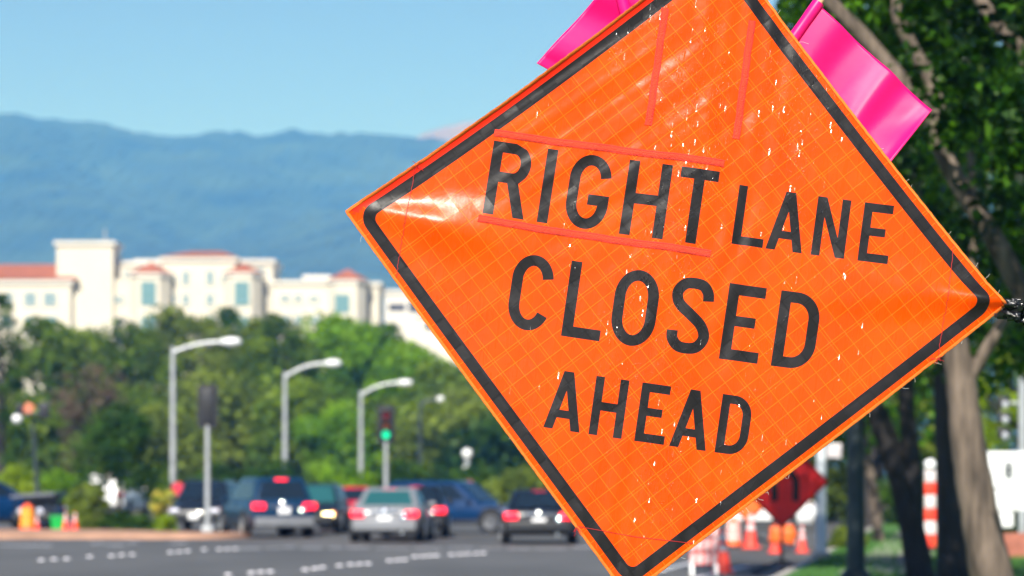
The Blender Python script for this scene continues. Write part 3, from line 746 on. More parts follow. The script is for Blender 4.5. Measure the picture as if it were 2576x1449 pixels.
def tree(px, top_py, Y, half_px, pal, label, seed, name='leafy_tree', group='trees across the road behind the cars', low=.18, dens=1.0, cat='tree', leafs=None, bark='bark_dark'):
    rng = random.Random(seed); x = gx(px, Y); zt = EYE + (1205 - top_py) / F * Y; hw = half_px / F * Y
    root = empty(name, (x, Y, 0), label, cat, group)
    tr = MB(); limbs(tr, Vector((0, 0, -.1)), Vector((rng.uniform(-.3, .3), 0, zt * .85)), max(.08, zt * .022), rng, 6, hw * .7)
    tr.build('trunk', M[bark], root, 60)
    cs, rs = [], []; nc = int(34 * dens)
    for i in range(nc):
        t = (i + .5) / nc; zz = zt * (low + (1 - low) * t)
        f = math.sqrt(max(0.05, 1 - max(0, (t - .45) / .6) ** 2))
        a = i * 2.4 + rng.uniform(-.5, .5); rr_ = hw * f * rng.uniform(.35, .92)
        rad = hw * rng.uniform(.28, .50)
        cs.append((math.cos(a) * rr_, math.sin(a) * rr_ * .9, zz - rad * (.75 if t > .7 else 0))); rs.append(rad)
    cs.append((0, 0, zt - hw * .28)); rs.append(hw * .3)
    leaves('crown', cs, rs, int(150 * (1 if leafs is None else leafs)), max(.16, hw * .14), pal, seed, root)
    return root

TREES = [
 (5, 732, 118, 44, 'dark', 'dark tree rising at the left edge of the photo, taller than its neighbours'),
 (125, 790, 186, 105, 'green', 'green tree in front of the left red-roofed wing of the big building'),
 (228, 815, 200, 85, 'green', 'green tree below the building tower'),
 (322, 800, 192, 95, 'green', 'green tree just right of the building tower'),
 (437, 762, 212, 85, 'olive', 'tall olive tree whose top stands behind the first street lamp pole'),
 (508, 786, 206, 75, 'olive', 'olive tree whose top shows just left of the first lamp head'),
 (576, 766, 216, 72, 'dark', 'dark pointed tree behind the first lamp head'),
 (648, 792, 200, 95, 'olive', 'olive tree between the first two street lamps'),
 (702, 784, 196, 90, 'green', 'green tree right behind the second street lamp pole'),
 (848, 776, 206, 125, 'bright', 'broad bright green tree topmost behind the second lamp head'),
 (930, 797, 202, 100, 'bright', 'bright green tree left of the third lamp head'),
 (986, 806, 212, 45, 'dark', 'narrow dark tree below the far white building'),
 (1040, 852, 200, 110, 'bright', 'bright green tree sloping down behind the third lamp head'),
 (1115, 900, 195, 105, 'green', 'green tree beside the left edge of the big orange sign'),
 (1190, 960, 186, 120, 'olive', 'olive tree partly hidden by the left edge of the orange sign'),
 (70, 985, 150, 110, 'green', 'low green tree behind the dark signal pole at the far left'),
 (330, 960, 166, 115, 'green', 'green tree filling the gap left of the first street lamp'),
 (415, 1010, 160, 90, 'olive', 'olive tree directly behind the first street lamp pole'),
 (560, 925, 178, 120, 'olive', 'olive tree behind the black back of the traffic signal'),
 (655, 905, 182, 120, 'green', 'deep green tree between the signal back and second lamp pole'),
 (770, 945, 176, 125, 'green', 'wide green tree between the second and third lamp poles'),
 (868, 1000, 172, 95, 'bright', 'bright tree left of the third lamp pole'),
 (985, 985, 174, 110, 'green', 'green tree behind the lit green traffic signal'),
 (1135, 1005, 162, 115, 'olive', 'yellowish olive tree right of the lit traffic signal'),
 (1270, 1030, 152, 115, 'dark', 'dark tree behind the black sedan and the orange sign'),
]
for i, t in enumerate(TREES): tree(t[0], t[1], t[2] * 1.25, t[3] * 1.36, *t[4:], seed=100 + i)
tree(235, 905, 172, 105, 'brown', 'brownish half-bare tree with grey branches left of the first lamp', 160, dens=.8, leafs=.45)
tree(300, 1010, 119, 105, 'dark', 'dark tree whose branches overhang the white van', 161, low=.27)
BUSH = [
 (40, 1165, 128, 75, 'yellow', 'yellow-green bush above the dark cart roof at far left'),
 (150, 1175, 132, 80, 'bright', 'bright green bush left of the white van'),
 (222, 1212, 110, 52, 'olive', 'olive bush touching the left side of the white van'),
 (395, 1165, 130, 60, 'green', 'green bush right of the white van'),
 (412, 1225, 112, 32, 'flower', 'yellow flowering bush beside the first lamp pole'),
 (865, 1165, 140, 75, 'bright', 'brightest green bush above the red car'),
 (690, 1150, 142, 90, 'dark', 'dark bush above the blue SUV'),
 (560, 1160, 142, 85, 'dark', 'dark bush above the grey SUV that faces the camera'),
 (1010, 1150, 142, 95, 'dark', 'dark bush above the silver sedan'),
 (1170, 1165, 138, 90, 'dark', 'dark bush above the blue crossover'),
 (1330, 1165, 136, 100, 'olive', 'olive bush above the black sedan'),
]
for i, (px, tp_, Y, hp, pal, lb) in enumerate(BUSH):
    tree(px, tp_, Y, hp, pal, lb, 200 + i, 'bush', 'bushes behind the cars', low=.08, dens=.6, cat='bush')
for i, (px, tp_, hp, pal, lb) in enumerate([(222, 1292, 30, 'olive', 'small olive shrub on the median right of the little cones'), (300, 1285, 52, 'dark', 'low dark shrub on the median below the white van'), (352, 1293, 34, 'dark', 'dark shrub on the median right of the white van'), (410, 1296, 34, 'yellow', 'yellow-green shrub on the median beside the first lamp pole')]):
    tree(px, tp_, 93, hp, pal, lb, 230 + i, 'shrub', 'low shrubs on the median', low=.1, dens=.5, cat='shrub')

# right-hand street trees built from limbs followed along their course
def px_tube(mb, pts, Y, root, n=14, lump=.06, seed=1):
    rng = random.Random(seed); P_ = []; R_ = []
    ctr = spline([(a, b, c, d) for a, b, c, d in [(p[0], p[1], p[2], (p[3] if len(p) > 3 else Y)) for p in pts]], 6)
    for a, b, c, d in ctr:
        P_.append(P(a, b, d) - root); R_.append(c / F * d * (1 + rng.uniform(-lump, lump)))
    mb.tube(P_, R_, n)
def street_tree(name, base_px, Y, tubes, clumps, label, seed, bark, per=80, size=.10, group='street trees on the right verge', z0=.1, pal='near', rads=(.22, .5), shade=()):
    root = Vector((gx(base_px, Y), Y, z0)); e = empty(name, root, label, 'tree', group)
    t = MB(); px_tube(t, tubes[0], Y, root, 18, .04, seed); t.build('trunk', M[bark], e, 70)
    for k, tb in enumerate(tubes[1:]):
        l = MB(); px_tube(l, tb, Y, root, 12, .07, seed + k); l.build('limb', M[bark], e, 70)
    if clumps:
        rng = np.random.default_rng(seed); cs, rs = [], []
        def clear(c, r):        # gap cut in the leaves so the sun reaches the leaning trunk
            for k in range(9):
                z_ = .2 + k * .42; o_ = Vector((4.85 - .11 * z_, 31, z_)); d_ = Vector(c) + root - o_; t_ = d_.dot(SUN)
                if t_ > .8 and (d_ - SUN * t_).length < r * .8 + .25: return False
            return True
        for X0, X1, Y0, Y1, Z0, Z1, n in shade:  # unseen leaf clumps added overhead to shade the trunks and merge sign
            for _ in range(n): cs.append((rng.uniform(X0, X1) - root.x, rng.uniform(Y0, Y1) - root.y, rng.uniform(Z0, Z1) - root.z)); rs.append(rng.uniform(.5, .9))
        for (x0, x1, y0, y1, d0, d1, n) in clumps:
            for _ in range(n):
                d = rng.uniform(d0, d1); p = P(rng.uniform(x0, x1), rng.uniform(y0, y1), d) - root; cs.append(tuple(p)); rs.append(rng.uniform(*rads))
        kp = [i for i in range(len(cs)) if clear(cs[i], rs[i])]; cs = [cs[i] for i in kp]; rs = [rs[i] for i in kp]
        leaves('crown', cs, rs, per, size, pal, seed + 50, e, 'leaf_near', .62, .8, True)
    return e
street_tree('street_tree', 2520, 31, [[(2540, 1600, 80), (2512, 1500, 58), (2495, 1449, 54), (2462, 1280, 47), (2436, 1120, 43), (2414, 930, 36), (2392, 820, 30), (2330, 640, 22), (2290, 420, 14)],
  [(2428, 960, 24), (2472, 892, 17), (2522, 812, 14), (2600, 690, 10)], [(2395, 830, 22), (2440, 700, 15), (2452, 590, 12), (2440, 380, 8)]],
  [(2080, 2620, -420, -40, 27, 35, 60), (2240, 2680, 240, 700, 30, 36, 46), (2300, 2480, 880, 960, 30, 33, 4)], 'big leaning street tree with a sunlit grey trunk at lower right', 301, 'bark')
street_tree('street_tree', 2790, 25, [[(2800, 1700, 70), (2770, 1300, 56), (2690, 960, 44), (2590, 770, 30), (2500, 600, 26), (2400, 440, 24), (2335, 300, 23), (2262, 196, 21), (2172, 91, 19), (2070, -20, 16), (1990, -160, 11)],
  [(2380, 400, 20), (2345, 215, 20), (2300, 130, 18), (2262, 50, 17), (2235, -60, 14)], [(2690, 960, 30), (2650, 420, 24), (2590, 170, 21), (2507, 61, 20), (2450, -30, 17), (2380, -170, 10)]],
  [(2200, 2640, -60, 260, 25.5, 31, 54), (2300, 2640, 0, 300, 22, 24.5, 12), (2020, 2200, -80, 60, 26, 30, 10), (2360, 2640, 240, 520, 25.5, 29, 30), (2440, 2640, 250, 520, 22, 24.5, 10), (2500, 2640, 520, 700, 25.5, 28, 9), (2070, 2360, 420, 560, 29, 32, 8), (2100, 2700, -500, -80, 20, 30, 60)], 'street tree whose bare limbs cross the upper right corner behind the pink flag', 311, 'bark', shade=[(.6, 6.5, 11, 20, 6.8, 9.5, 58)])
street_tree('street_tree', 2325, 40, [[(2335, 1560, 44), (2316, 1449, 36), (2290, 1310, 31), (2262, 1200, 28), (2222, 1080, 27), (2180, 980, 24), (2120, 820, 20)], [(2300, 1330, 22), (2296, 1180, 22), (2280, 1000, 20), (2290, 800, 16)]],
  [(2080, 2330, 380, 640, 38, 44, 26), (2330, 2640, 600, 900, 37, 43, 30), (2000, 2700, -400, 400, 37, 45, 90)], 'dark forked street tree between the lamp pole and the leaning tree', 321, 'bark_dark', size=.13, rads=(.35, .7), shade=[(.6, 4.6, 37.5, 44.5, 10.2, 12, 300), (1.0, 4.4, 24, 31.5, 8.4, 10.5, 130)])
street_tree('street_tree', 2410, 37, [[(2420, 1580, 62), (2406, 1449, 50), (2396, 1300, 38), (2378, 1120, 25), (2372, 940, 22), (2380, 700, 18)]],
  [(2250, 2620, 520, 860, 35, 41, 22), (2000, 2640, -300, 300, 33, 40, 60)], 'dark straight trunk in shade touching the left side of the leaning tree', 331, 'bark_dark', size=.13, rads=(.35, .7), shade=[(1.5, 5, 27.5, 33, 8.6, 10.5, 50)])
street_tree('street_tree', 2210, 72, [[(2222, 1440, 17), (2214, 1400, 15), (2205, 1300, 13), (2192, 1210, 12), (2172, 1100, 11), (2160, 950, 8)]],
  [(2060, 2330, 700, 1080, 68, 78, 40)], 'thin pale trunk standing farther off between lamp pole and dark trunk', 341, 'bark', size=.2, rads=(.5, 1.0))
RT = [(1760, 900, 120, 150, 'green', 'green tree hidden mostly behind the lower right edge of the sign'), (1990, 860, 112, 150, 'olive', 'olive tree behind the white street pole'), (2200, 60, 105, 170, 'dark', 'dark tree far behind the dark lamp pole'),
      (2280, -20, 112, 200, 'dark', 'dark tall tree far behind the forked dark trunk'), (2400, -40, 98, 180, 'olive', 'olive tree far behind the leaning trunk'), (2580, 330, 92, 150, 'yellow', 'yellow-green tree above the white sign board at the right edge'), (2680, 60, 110, 170, 'dark', 'dark tree beyond the right edge behind the white sign board')]
for i, t in enumerate(RT): tree(*t, seed=400 + i, group='trees far behind the verge', low=.12)
for i, (px, tp_, Y, hp, pal, lb) in enumerate([(1860, 1160, 125, 110, 'dark', 'dark bush behind the far orange cones'), (2080, 1170, 118, 110, 'olive', 'olive bush behind the white street pole'), (2290, 1180, 100, 100, 'dark', 'dark bush between the dark trunks'), (2130, 1320, 66, 45, 'olive', 'low dry bush between white pole and dark lamp pole'), (2590, 1210, 70, 70, 'dark', 'dark bush beside the white sign board')]):
    tree(px, tp_, Y, hp, pal, lb, 420 + i, 'bush', 'bushes behind the verge', low=.06, dens=.6, cat='bush')
# stump of stones at the foot of the dark trunk
def rock(px, py, Y, s, label, seed):
    bm = bmesh.new(); bmesh.ops.create_icosphere(bm, subdivisions=3, radius=1); rng = random.Random(seed); ph = [rng.uniform(0, 6) for _ in range(6)]
    for v in bm.verts:
        c = v.co; k = 1 + .16 * math.sin(c.x * 4 + ph[0]) + .14 * math.sin(c.y * 5 + ph[1]) + .12 * math.sin(c.z * 6 + ph[2] + c.x * 3)
        v.co = Vector((c.x * k * s, c.y * k * s * .8, c.z * k * s * .65))
    o = MB().bm(bm).build('rock', mat('grey_stone', (.34, .31, .27), .9, noise=.3, nscale=4, bump=.6, bscale=9), None, 60); o.location = P(px, py, Y); o.location.z = .14 + s * .4
    tag(o, label, 'rock')
rock(2290, 1420, 52, .24, 'rough grey rock on the lawn at the foot of the dark trunk', 3)

# ------------------------------------------------------------------ buildings far off
YB = 400.0
def bx(px): return gx(px, YB)
def bz(py): return EYE + (1205 - py) / F * YB
bld = empty('apartment_building', (bx(470), YB, 0), 'large cream apartment building with red tiled roofs and square tower', 'building')
BO = Vector((bx(470), YB, 0))
def wall(name, x0, x1, ytop, d0, depth, m='stucco', cap=True, bottom=None, parent=None, org=None):
    o_ = org or BO; z1 = bz(ytop); z0 = 0 if bottom is None else bz(bottom)
    mb = MB(); mb.box((((bx(x0) + bx(x1)) / 2) - o_.x, d0 + depth / 2, (z0 + z1) / 2), (bx(x1) - bx(x0), depth, z1 - z0))
    w_ = mb.build(name, M[m], parent or bld, None)
    if cap:
        c = MB(); c.box((((bx(x0) + bx(x1)) / 2) - o_.x, d0 + depth / 2, z1 + .12), (bx(x1) - bx(x0) + .7, depth + .7, .5)); c.build('cornice', M['stucco_w'], w_, None)
    return w_
def hip(x0, x1, yb_, yp, d0, depth, r0, r1, parent):
    z0, z1 = bz(yb_) + .38, bz(yp) + .5; mb = MB(); X0, X1 = bx(x0) - BO.x, bx(x1) - BO.x; R0, R1 = bx(r0) - BO.x, bx(r1) - BO.x; m = d0 + depth / 2
    mb.add([(X0, d0 - .5, z0), (X1, d0 - .5, z0), (X1, d0 + depth + .5, z0), (X0, d0 + depth + .5, z0), (R0, m, z1), (R1, m, z1)], [(0, 1, 5, 4), (1, 2, 5), (2, 3, 4, 5), (3, 0, 4), (3, 2, 1, 0)])
    mb.build('roof', M['tile'], parent, None)
def win(x0, x1, y0, y1, d, m='win', frame=True, bars=0):
    z0, z1 = bz(y1), bz(y0); X0, X1 = bx(x0) - BO.x, bx(x1) - BO.x
    o = MB().box(((X0 + X1) / 2, d - .03, (z0 + z1) / 2), (X1 - X0, .1, z1 - z0)).build('window', M[m], bld, None)
    if frame:
        f = MB(); t = .14
        for xx in [X0, X1] + [X0 + (X1 - X0) * (k + 1) / (bars + 1) for k in range(bars)]: f.box((xx, d - .09, (z0 + z1) / 2), (t, .14, z1 - z0 + t))
        for k in range(3): f.box(((X0 + X1) / 2, d - .10, z0 + (z1 - z0) * k / 2), (X1 - X0 - t, .1, t))
        f.build('frame', M['teal' if bars else 'stucco_w'], o, None)
def bay(cx, hwid, yb_, yp, d0, m='stucco'):
    X = bx(cx) - BO.x; r = (bx(cx + hwid) - bx(cx)); z1 = bz(yb_); prof = [(-r, 2.2), (-r, 0), (-r * .55, -1.6), (r * .55, -1.6), (r, 0), (r, 2.2)]
    mb = MB(); n = 6
    mb.loft([[(X + x, d0 + y, z) for x, y in prof] for z in (0, z1)]); w_ = mb.build('bay_wall', M[m], bld, None)
    ev = MB(); ev.loft([[(X + x * 1.1, d0 + y * 1.15, z) for x, y in prof] for z in (z1 + .01, z1 + .45)]); ev.build('eave', M['stucco_w'], w_, None)
    rf = MB(); k = len(prof); rf.add([(X + x * 1.12, d0 + y * 1.2, z1 + .46) for x, y in prof] + [(X, d0 + 1.4, bz(yp) + .6)], [(i, (i + 1) % k, k) for i in range(k)] + [tuple(range(k))[::-1]]); rf.build('roof', M['tile'], w_, None)
wall('wall', -260, 178, 712, 0, 16); hip(-280, 196, 710, 664, 0, 16, -120, 128, bld)
wall('wall', 178.2, 330, 700, 2.0, 14, cap=False); wall('wall', 281.5, 404, 659, 4, 11); wall('wall', 330.2, 405, 652, 6, 8, cap=True)
tw = wall('tower', 139, 281, 612, 1.2, 8, 'stucco'); MB().tube([(bx(254) - BO.x, 4, bz(612)), (bx(254) - BO.x, 4, bz(570))], .12, 6).build('antenna', M['steel'], tw)
wall('wall', 404.2, 590, 652, 1.5, 14); hip(398, 596, 651, 630, 1.5, 14, 462, 545, bld)
wall('wall', 590.2, 681, 655, 3.5, 12); wall('wall', 330.4, 404, 697, 2.5, 1.4, cap=False); wall('wall', 590.4, 676, 708, 2.6, .8, cap=False)
wall('wall', 676.2, 830, 709, 3, 13); wall('penthouse', 760, 820, 692, 6, 7, 'stucco_w'); wall('wall', 830.2, 950, 712, 4, 12)
bay(378, 50, 697, 668, 0); bay(611, 46, 696, 672, 0); bay(872, 48, 712, 684, 1.5)
win(109, 143, 736, 768, 0); win(60, 92, 736, 768, 0); win(0, 34, 736, 768, 0)
for a_, b_ in ((193, 224), (276, 307)): win(a_, b_, 742, 760, 2.0); win(a_ - 6, b_ + 1, 797, 812, 2.0, 'win_dark', False); win(a_ - 6, b_ + 1, 850, 868, 2.0, 'win_dark', False)  # the dark panels paint the shade inside the balconies
for a_, b_ in ((455, 474), (515, 536)): win(a_, b_, 680, 713, 1.5); win(a_, b_, 738, 766, 1.5); win(a_, b_, 792, 820, 1.5)
for cx, d_ in ((377, 0), (611, 0), (861, 1.5)): win(cx - 17, cx + 17, 712 if cx < 800 else 742, 768 if cx < 800 else 784, d_ - 1.6, 'win', True, 2); win(cx - 17, cx + 17, 800, 845, d_ - 1.6, 'win', True, 2)
win(348, 356, 712, 760, 2.5); win(418, 440, 690, 712, 1.5); win(418, 440, 738, 764, 1.5); win(553, 575, 690, 712, 1.5); win(640, 660, 668, 690, 3.5); win(300, 320, 676, 694, 4); win(735, 757, 738, 756, 3); win(735, 757, 790, 812, 3); win(890, 908, 740, 784, 4); win(109, 143, 795, 826, 0); win(60, 92, 795, 826, 0); win(0, 34, 795, 826, 0); win(230, 262, 742, 760, 2.0)
win(700, 726, 738, 756, 3); win(772, 800, 740, 756, 3); win(921.5, 926, 736, 792, 4, 'win_dark', False); win(700, 726, 790, 812, 3); win(772, 800, 790, 812, 3)  # the thin dark panel paints the shaded upright gap in the wall
b2 = empty('office_building', (bx(1060), 430, 0), 'low white building with blue-grey windows right of the apartments', 'building')
YB = 430.0; BO2 = Vector((bx(1060), 430, 0)); BO = BO2; _b1 = bld; bld = b2
wall('wall', 952, 1200, 736, 0, 14, 'stucco_w'); wall('wall', 1040, 1330, 800, -6, 5.9, 'stucco_w'); wall('wall', 1120, 1420, 850, -12, 5.9, 'stucco')
win(962, 1004, 764, 782, 0, 'win_dark', False); win(1012, 1052, 755, 786, 0, 'win_dark', False); win(1056, 1090, 815, 835, -6, 'win_dark', False); win(1110, 1150, 815, 835, -6, 'win_dark', False); win(1130, 1180, 868, 886, -12, 'win_dark', False)
bld = _b1; YB = 400.0

# ------------------------------------------------------------------ street furniture on the left
def street_lamp(px, top_py, Y, arm_px, head_py, label, m='steel', r=.11):
    root = empty('street_lamp', (gx(px, Y), Y, 0), label, 'street lamp', 'street lamps along the far median')
    zt = EYE + (1205 - top_py) / F * Y; al = (arm_px) / F * Y; zh = EYE + (1205 - head_py) / F * Y
    MB().tube([(0, 0, 0), (0, 0, zt * .5), (0, 0, zt)], [r * 1.25, r, r * .8], 14).build('pole', M[m], root)
    MB().bbox((0, 0, .12), (.5, .5, .24), .03).build('base', M['concrete'], root)
    z_ = zt - .22; pts = spline([(0, 0, z_), (al * .22, 0, z_ + (zh - z_) * .52), (al * .45, 0, z_ + (zh - z_) * .86), (al * .72, 0, zh)], 6)
    MB().tube(pts, .085, 10).build('arm', M[m], root)
    hd = MB(); hl = al * .30
    rings = []
    for t, w_, h_ in ((0, .08, .07), (.15, .16, .10), (.5, .22, .14), (.85, .17, .11), (1, .06, .05)):
        rings.append([(al * .70 + hl * t, w_ * math.cos(a) * 1.2, zh + h_ * math.sin(a) * 1.4) for a in [k * math.pi / 6 for k in range(12)]])
    hd.loft(rings); hd.build('lamp_head', M['lamp_white'], root, 60)
street_lamp(435, 872, 122, 172, 860, 'nearest tall grey street lamp left of the black signal back')
street_lamp(717, 936, 142, 142, 914, 'middle grey street lamp behind the blue SUV')
street_lamp(908, 983, 164, 130, 963, 'third grey street lamp beside the green traffic light')
street_lamp(1057, 1010, 186, 60, 1004, 'farthest dim street lamp right of the green traffic light', 'dark_metal')

def signal(px, cy, Y, label, back, sc=1.0):
    root = empty('traffic_signal', (gx(px, Y), Y, 0), label, 'traffic signal'); z = EYE + (1205 - cy) / F * Y
    MB().tube([(0, .0, 0), (0, 0, z - .55)], [.085, .065], 12).build('pole', M['steel'], root)
    MB().bbox((0, 0, .1), (.34, .34, .2), .03).build('base', M['steel'], root)
    hs = MB(); sd = 1 if back else -1
    hs.bbox((0, 0, z), (.36 * sc, .24, 1.08 * sc), .03).build('housing', M['black'], root)
    bp = MB(); w_, h_ = .31 * sc, .67 * sc; c = .08
    bp.prism([(-w_ + c, z - h_), (w_ - c, z - h_), (w_, z - h_ + c), (w_, z + h_ - c), (w_ - c, z + h_), (-w_ + c, z + h_), (-w_, z + h_ - c), (-w_, z - h_ + c)], -.01 * sd - .01, .01 - .01 * sd); bp.build('backplate', M['black'], root, None)
    Mx = Matrix.Rotation(R(90), 3, 'X')
    for k, mm in enumerate(('red_off', 'amber_off', 'green_lit')):
        zz = z + (.34 - .34 * k) * sc
        ln = MB().lathe([(.02, 0), (.10 * sc, 0), (.135 * sc, .02), (.135 * sc, .045), (.05, .06)], 20, (0, sd * .12, zz), Mx if sd < 0 else Matrix.Rotation(R(-90), 3, 'X')); lo = ln.build('lens', M[mm], root, 60)
        vz = MB(); rings = []
        for yy in (.12, .34):
            rings.append([((.155 + o) * sc * math.cos(a), sd * yy, zz + (.155 + o) * sc * math.sin(a)) for o, seq in ((0, [R(-20 + 220 * i / 12) for i in range(13)]), (-.01, [R(200 - 220 * i / 12) for i in range(13)])) for a in seq])
        vz.loft(rings); vz.build('visor', M['black'], root, 60)
signal(522, 1022, 92, 'black back of a traffic signal on a grey pole at the median tip', True, .98)
signal(971, 1068, 104, 'traffic signal showing green on a pole behind the silver sedan', False, .98)
def pole_cluster():
    Y = 118; root = empty('signal_pole', (gx(92, Y), Y, 0), 'leaning dark pole with two dark signal boxes at the far left', 'signal pole')
    def q(px, py): return P(px, py, Y) - Vector((gx(92, Y), Y, 0))
    MB().tube([(.12, 0, 0), q(90, 1180), q(82, 1060)], [.10, .09, .07], 10).build('pole', M['dark_metal'], root)
    MB().tube([q(44, 1042), q(82, 1040), q(116, 1034)], .05, 8).build('bracket', M['dark_metal'], root)
    MB().bbox(q(111, 1033), (.42, .3, .62), .05).build('signal_box', M['black'], root)
    MB().bbox(q(50, 1028), (.26, .3, .36), .04).build('signal_box', M['black'], root)
    MB().bbox(q(72, 1028), (.36, .06, .40), .02, Matrix.Rotation(R(28), 3, 'Y')).build('plate', mat('faded_orange_plate', (.55, .16, .08), .6, noise=.2), root)
    MB().lathe([(.05, -.18), (.17, -.1), (.2, 0), (.17, .12), (.05, .18)], 14, q(43, 1054)).build('lamp_globe', M['white'], root, 60)
pole_cluster()
def globe_lamp():
    Y = 150; root = empty('globe_lamp', (gx(1175, Y), Y, 0), 'small pale globe lamp on a short post above the blue crossover', 'street lamp'); z = EYE + (1205 - 1142) / F * Y
    MB().tube([(0, 0, 0), (0, 0, z - .3)], [.16, .12], 12).build('post', M['steel'], root)
    MB().lathe([(.10, -.34), (.16, -.28), (.10, -.22)], 14, (0, 0, z)).build('collar', M['steel'], root)
    MB().lathe([(.08, -.22), (.22, -.12), (.26, .03), (.20, .18), (.06, .26)], 16, (0, 0, z)).build('globe', M['white'], root, 60)
    MB().bbox((-.05, -.2, z - .75), (.34, .12, .34), .03).build('plate', M['lamp_white'], root)
globe_lamp()
def disc_sign(px, py, Y, label, s=.32):
    root = empty('red_disc_sign', (gx(px, Y), Y, 0), label, 'sign', 'small red signs among the cars'); z = EYE + (1205 - py) / F * Y
    MB().tube([(0, 0, 0), (0, 0, z + s)], .035, 8).build('post', M['steel'], root)
    o = [(s * math.cos(R(22.5 + 45 * k)), z + s * math.sin(R(22.5 + 45 * k))) for k in range(8)]
    MB().prism(o, -.05, -.04).build('face', mat('red_sign_sheet', (.62, .03, .06), .4, noise=.08), root, None)
disc_sign(448, 1230, 120, 'small red sign beside the first street lamp pole', .27); disc_sign(912, 1238, 125, 'small red sign above the silver sedan', .22); disc_sign(1180, 1222, 130, 'small dim red sign above the blue crossover', .24)

# median island with rounded nose
mz = [(-90, 84.5)]
isl = MB(); nose = []
e0, e1 = gx(0, 86), gx(545, 84.5)
poly = [(-60, 84.0), (e1 - .6, 82.4)] + [(e1 - .6 + 1.6 * math.sin(R(a)), 84.2 - 1.8 * math.cos(R(a))) for a in range(10, 171, 20)] + [(e1 - .6, 86.2), (-12, 90.5), (-60, 98)]
n = len(poly); isl.loft([[(x, y, z) for x, y in poly] for z in (.004, .13)]); isl.cur = 1
isl.add([(x * 1 + (.16 if x < e1 - 1 else -.16) * 0, y, .134) for x, y in poly], [tuple(range(n))])
tag(isl.build('median', [M['tan'], M['tan']], None, 30), kind='structure')
# painted limit lines near the cars
pm = MB(); rp = random.Random(6)
def dash(px0, px1, py, th=.22):
    Y = EYE * F / (py - 1205); x0, x1 = gx(px0, Y), gx(px1, Y); s_ = .03
    pm.add([(x0, Y - th, .010), (x1, Y - th + s_ * (x1 - x0), .010), (x1, Y + th + s_ * (x1 - x0), .010), (x0, Y + th, .010)], [(0, 1, 2, 3)])
for a_, b_ in ((598, 655), (668, 705), (712, 742), (760, 812), (826, 860), (872, 930), (945, 1030), (1042, 1112), (1125, 1190), (1205, 1262), (1275, 1335), (1345, 1425), (1440, 1500)): dash(a_, b_, 1380 + rp.uniform(-2.5, 2), rp.uniform(.15, .32))
for a_, b_, c_ in ((228, 262, 1369), (268, 312, 1372), (320, 345, 1367), (430, 470, 1368), (0, 130, 1374)): dash(a_, b_, c_, .35)
tag(pm.build('road_marking', M['paint'], None, None), kind='structure')
ll = MB()
for (xa, ya), (xb, yb2) in (((1600, 1452), (1760, 1412)), ((1690, 1470), (1880, 1425))):
    Ya, Yb_ = EYE * F / (ya - 1205), EYE * F / (yb2 - 1205); A_, B_ = Vector((gx(xa, Ya), Ya, .011)), Vector((gx(xb, Yb_), Yb_, .011)); o_ = Vector((.09, 0, 0))
    ll.add([A_ - o_, A_ + o_, B_ + o_, B_ - o_], [(0, 1, 2, 3)])
tag(ll.build('lane_line', M['paint'], None, None), kind='structure')
# raised lane markers
def marker_mesh():
    mb = MB(); mb.loft([[(sx * k * .06, sy * k * .06, z) for sx, sy in ((-1, -1), (-.5, -1.1), (.5, -1.1), (1, -1), (1.1, -.5), (1.1, .5), (1, 1), (.5, 1.1), (-.5, 1.1), (-1, 1), (-1.1, .5), (-1.1, -.5))] for k, z in ((1, 0), (.98, .008), (.75, .02), (.3, .026))]); return mb
mk0 = marker_mesh().build('lane_marker', M['marker'], None, 60); first = True
LINES = [('white raised marker in the dotted line nearer the median', [(104, 1411), (136, 1409), (168, 1408), (226, 1402), (281, 1400.5), (306, 1398), (333, 1397), (429, 1391), (451, 1390), (472, 1388), (514, 1384), (552, 1383.5), (572, 1383), (592, 1382.5)]),
         ('white raised marker in the dotted line at the bottom of the road', [(574, 1448), (632, 1443), (656, 1441), (680, 1440), (768, 1435), (792, 1432), (811, 1429), (854, 1425), (882, 1422), (904, 1421), (926, 1420), (980, 1412), (1000, 1411), (1018, 1410), (1043, 1402), (1063, 1401), (1081, 1400), (1098, 1399), (1136, 1397), (1158, 1396), (1176, 1395), (1198, 1394), (1216, 1393)])]
for lb, pts in LINES:
    for px, py in pts:
        Y = EYE * F / (py - 1205 - .5); o = mk0 if first else mk0.copy()
        if not first: COL.objects.link(o)
        first = False; o.location = (gx(px, Y), Y, .004); tag(o, lb, 'road marker', 'raised markers: ' + lb[28:])

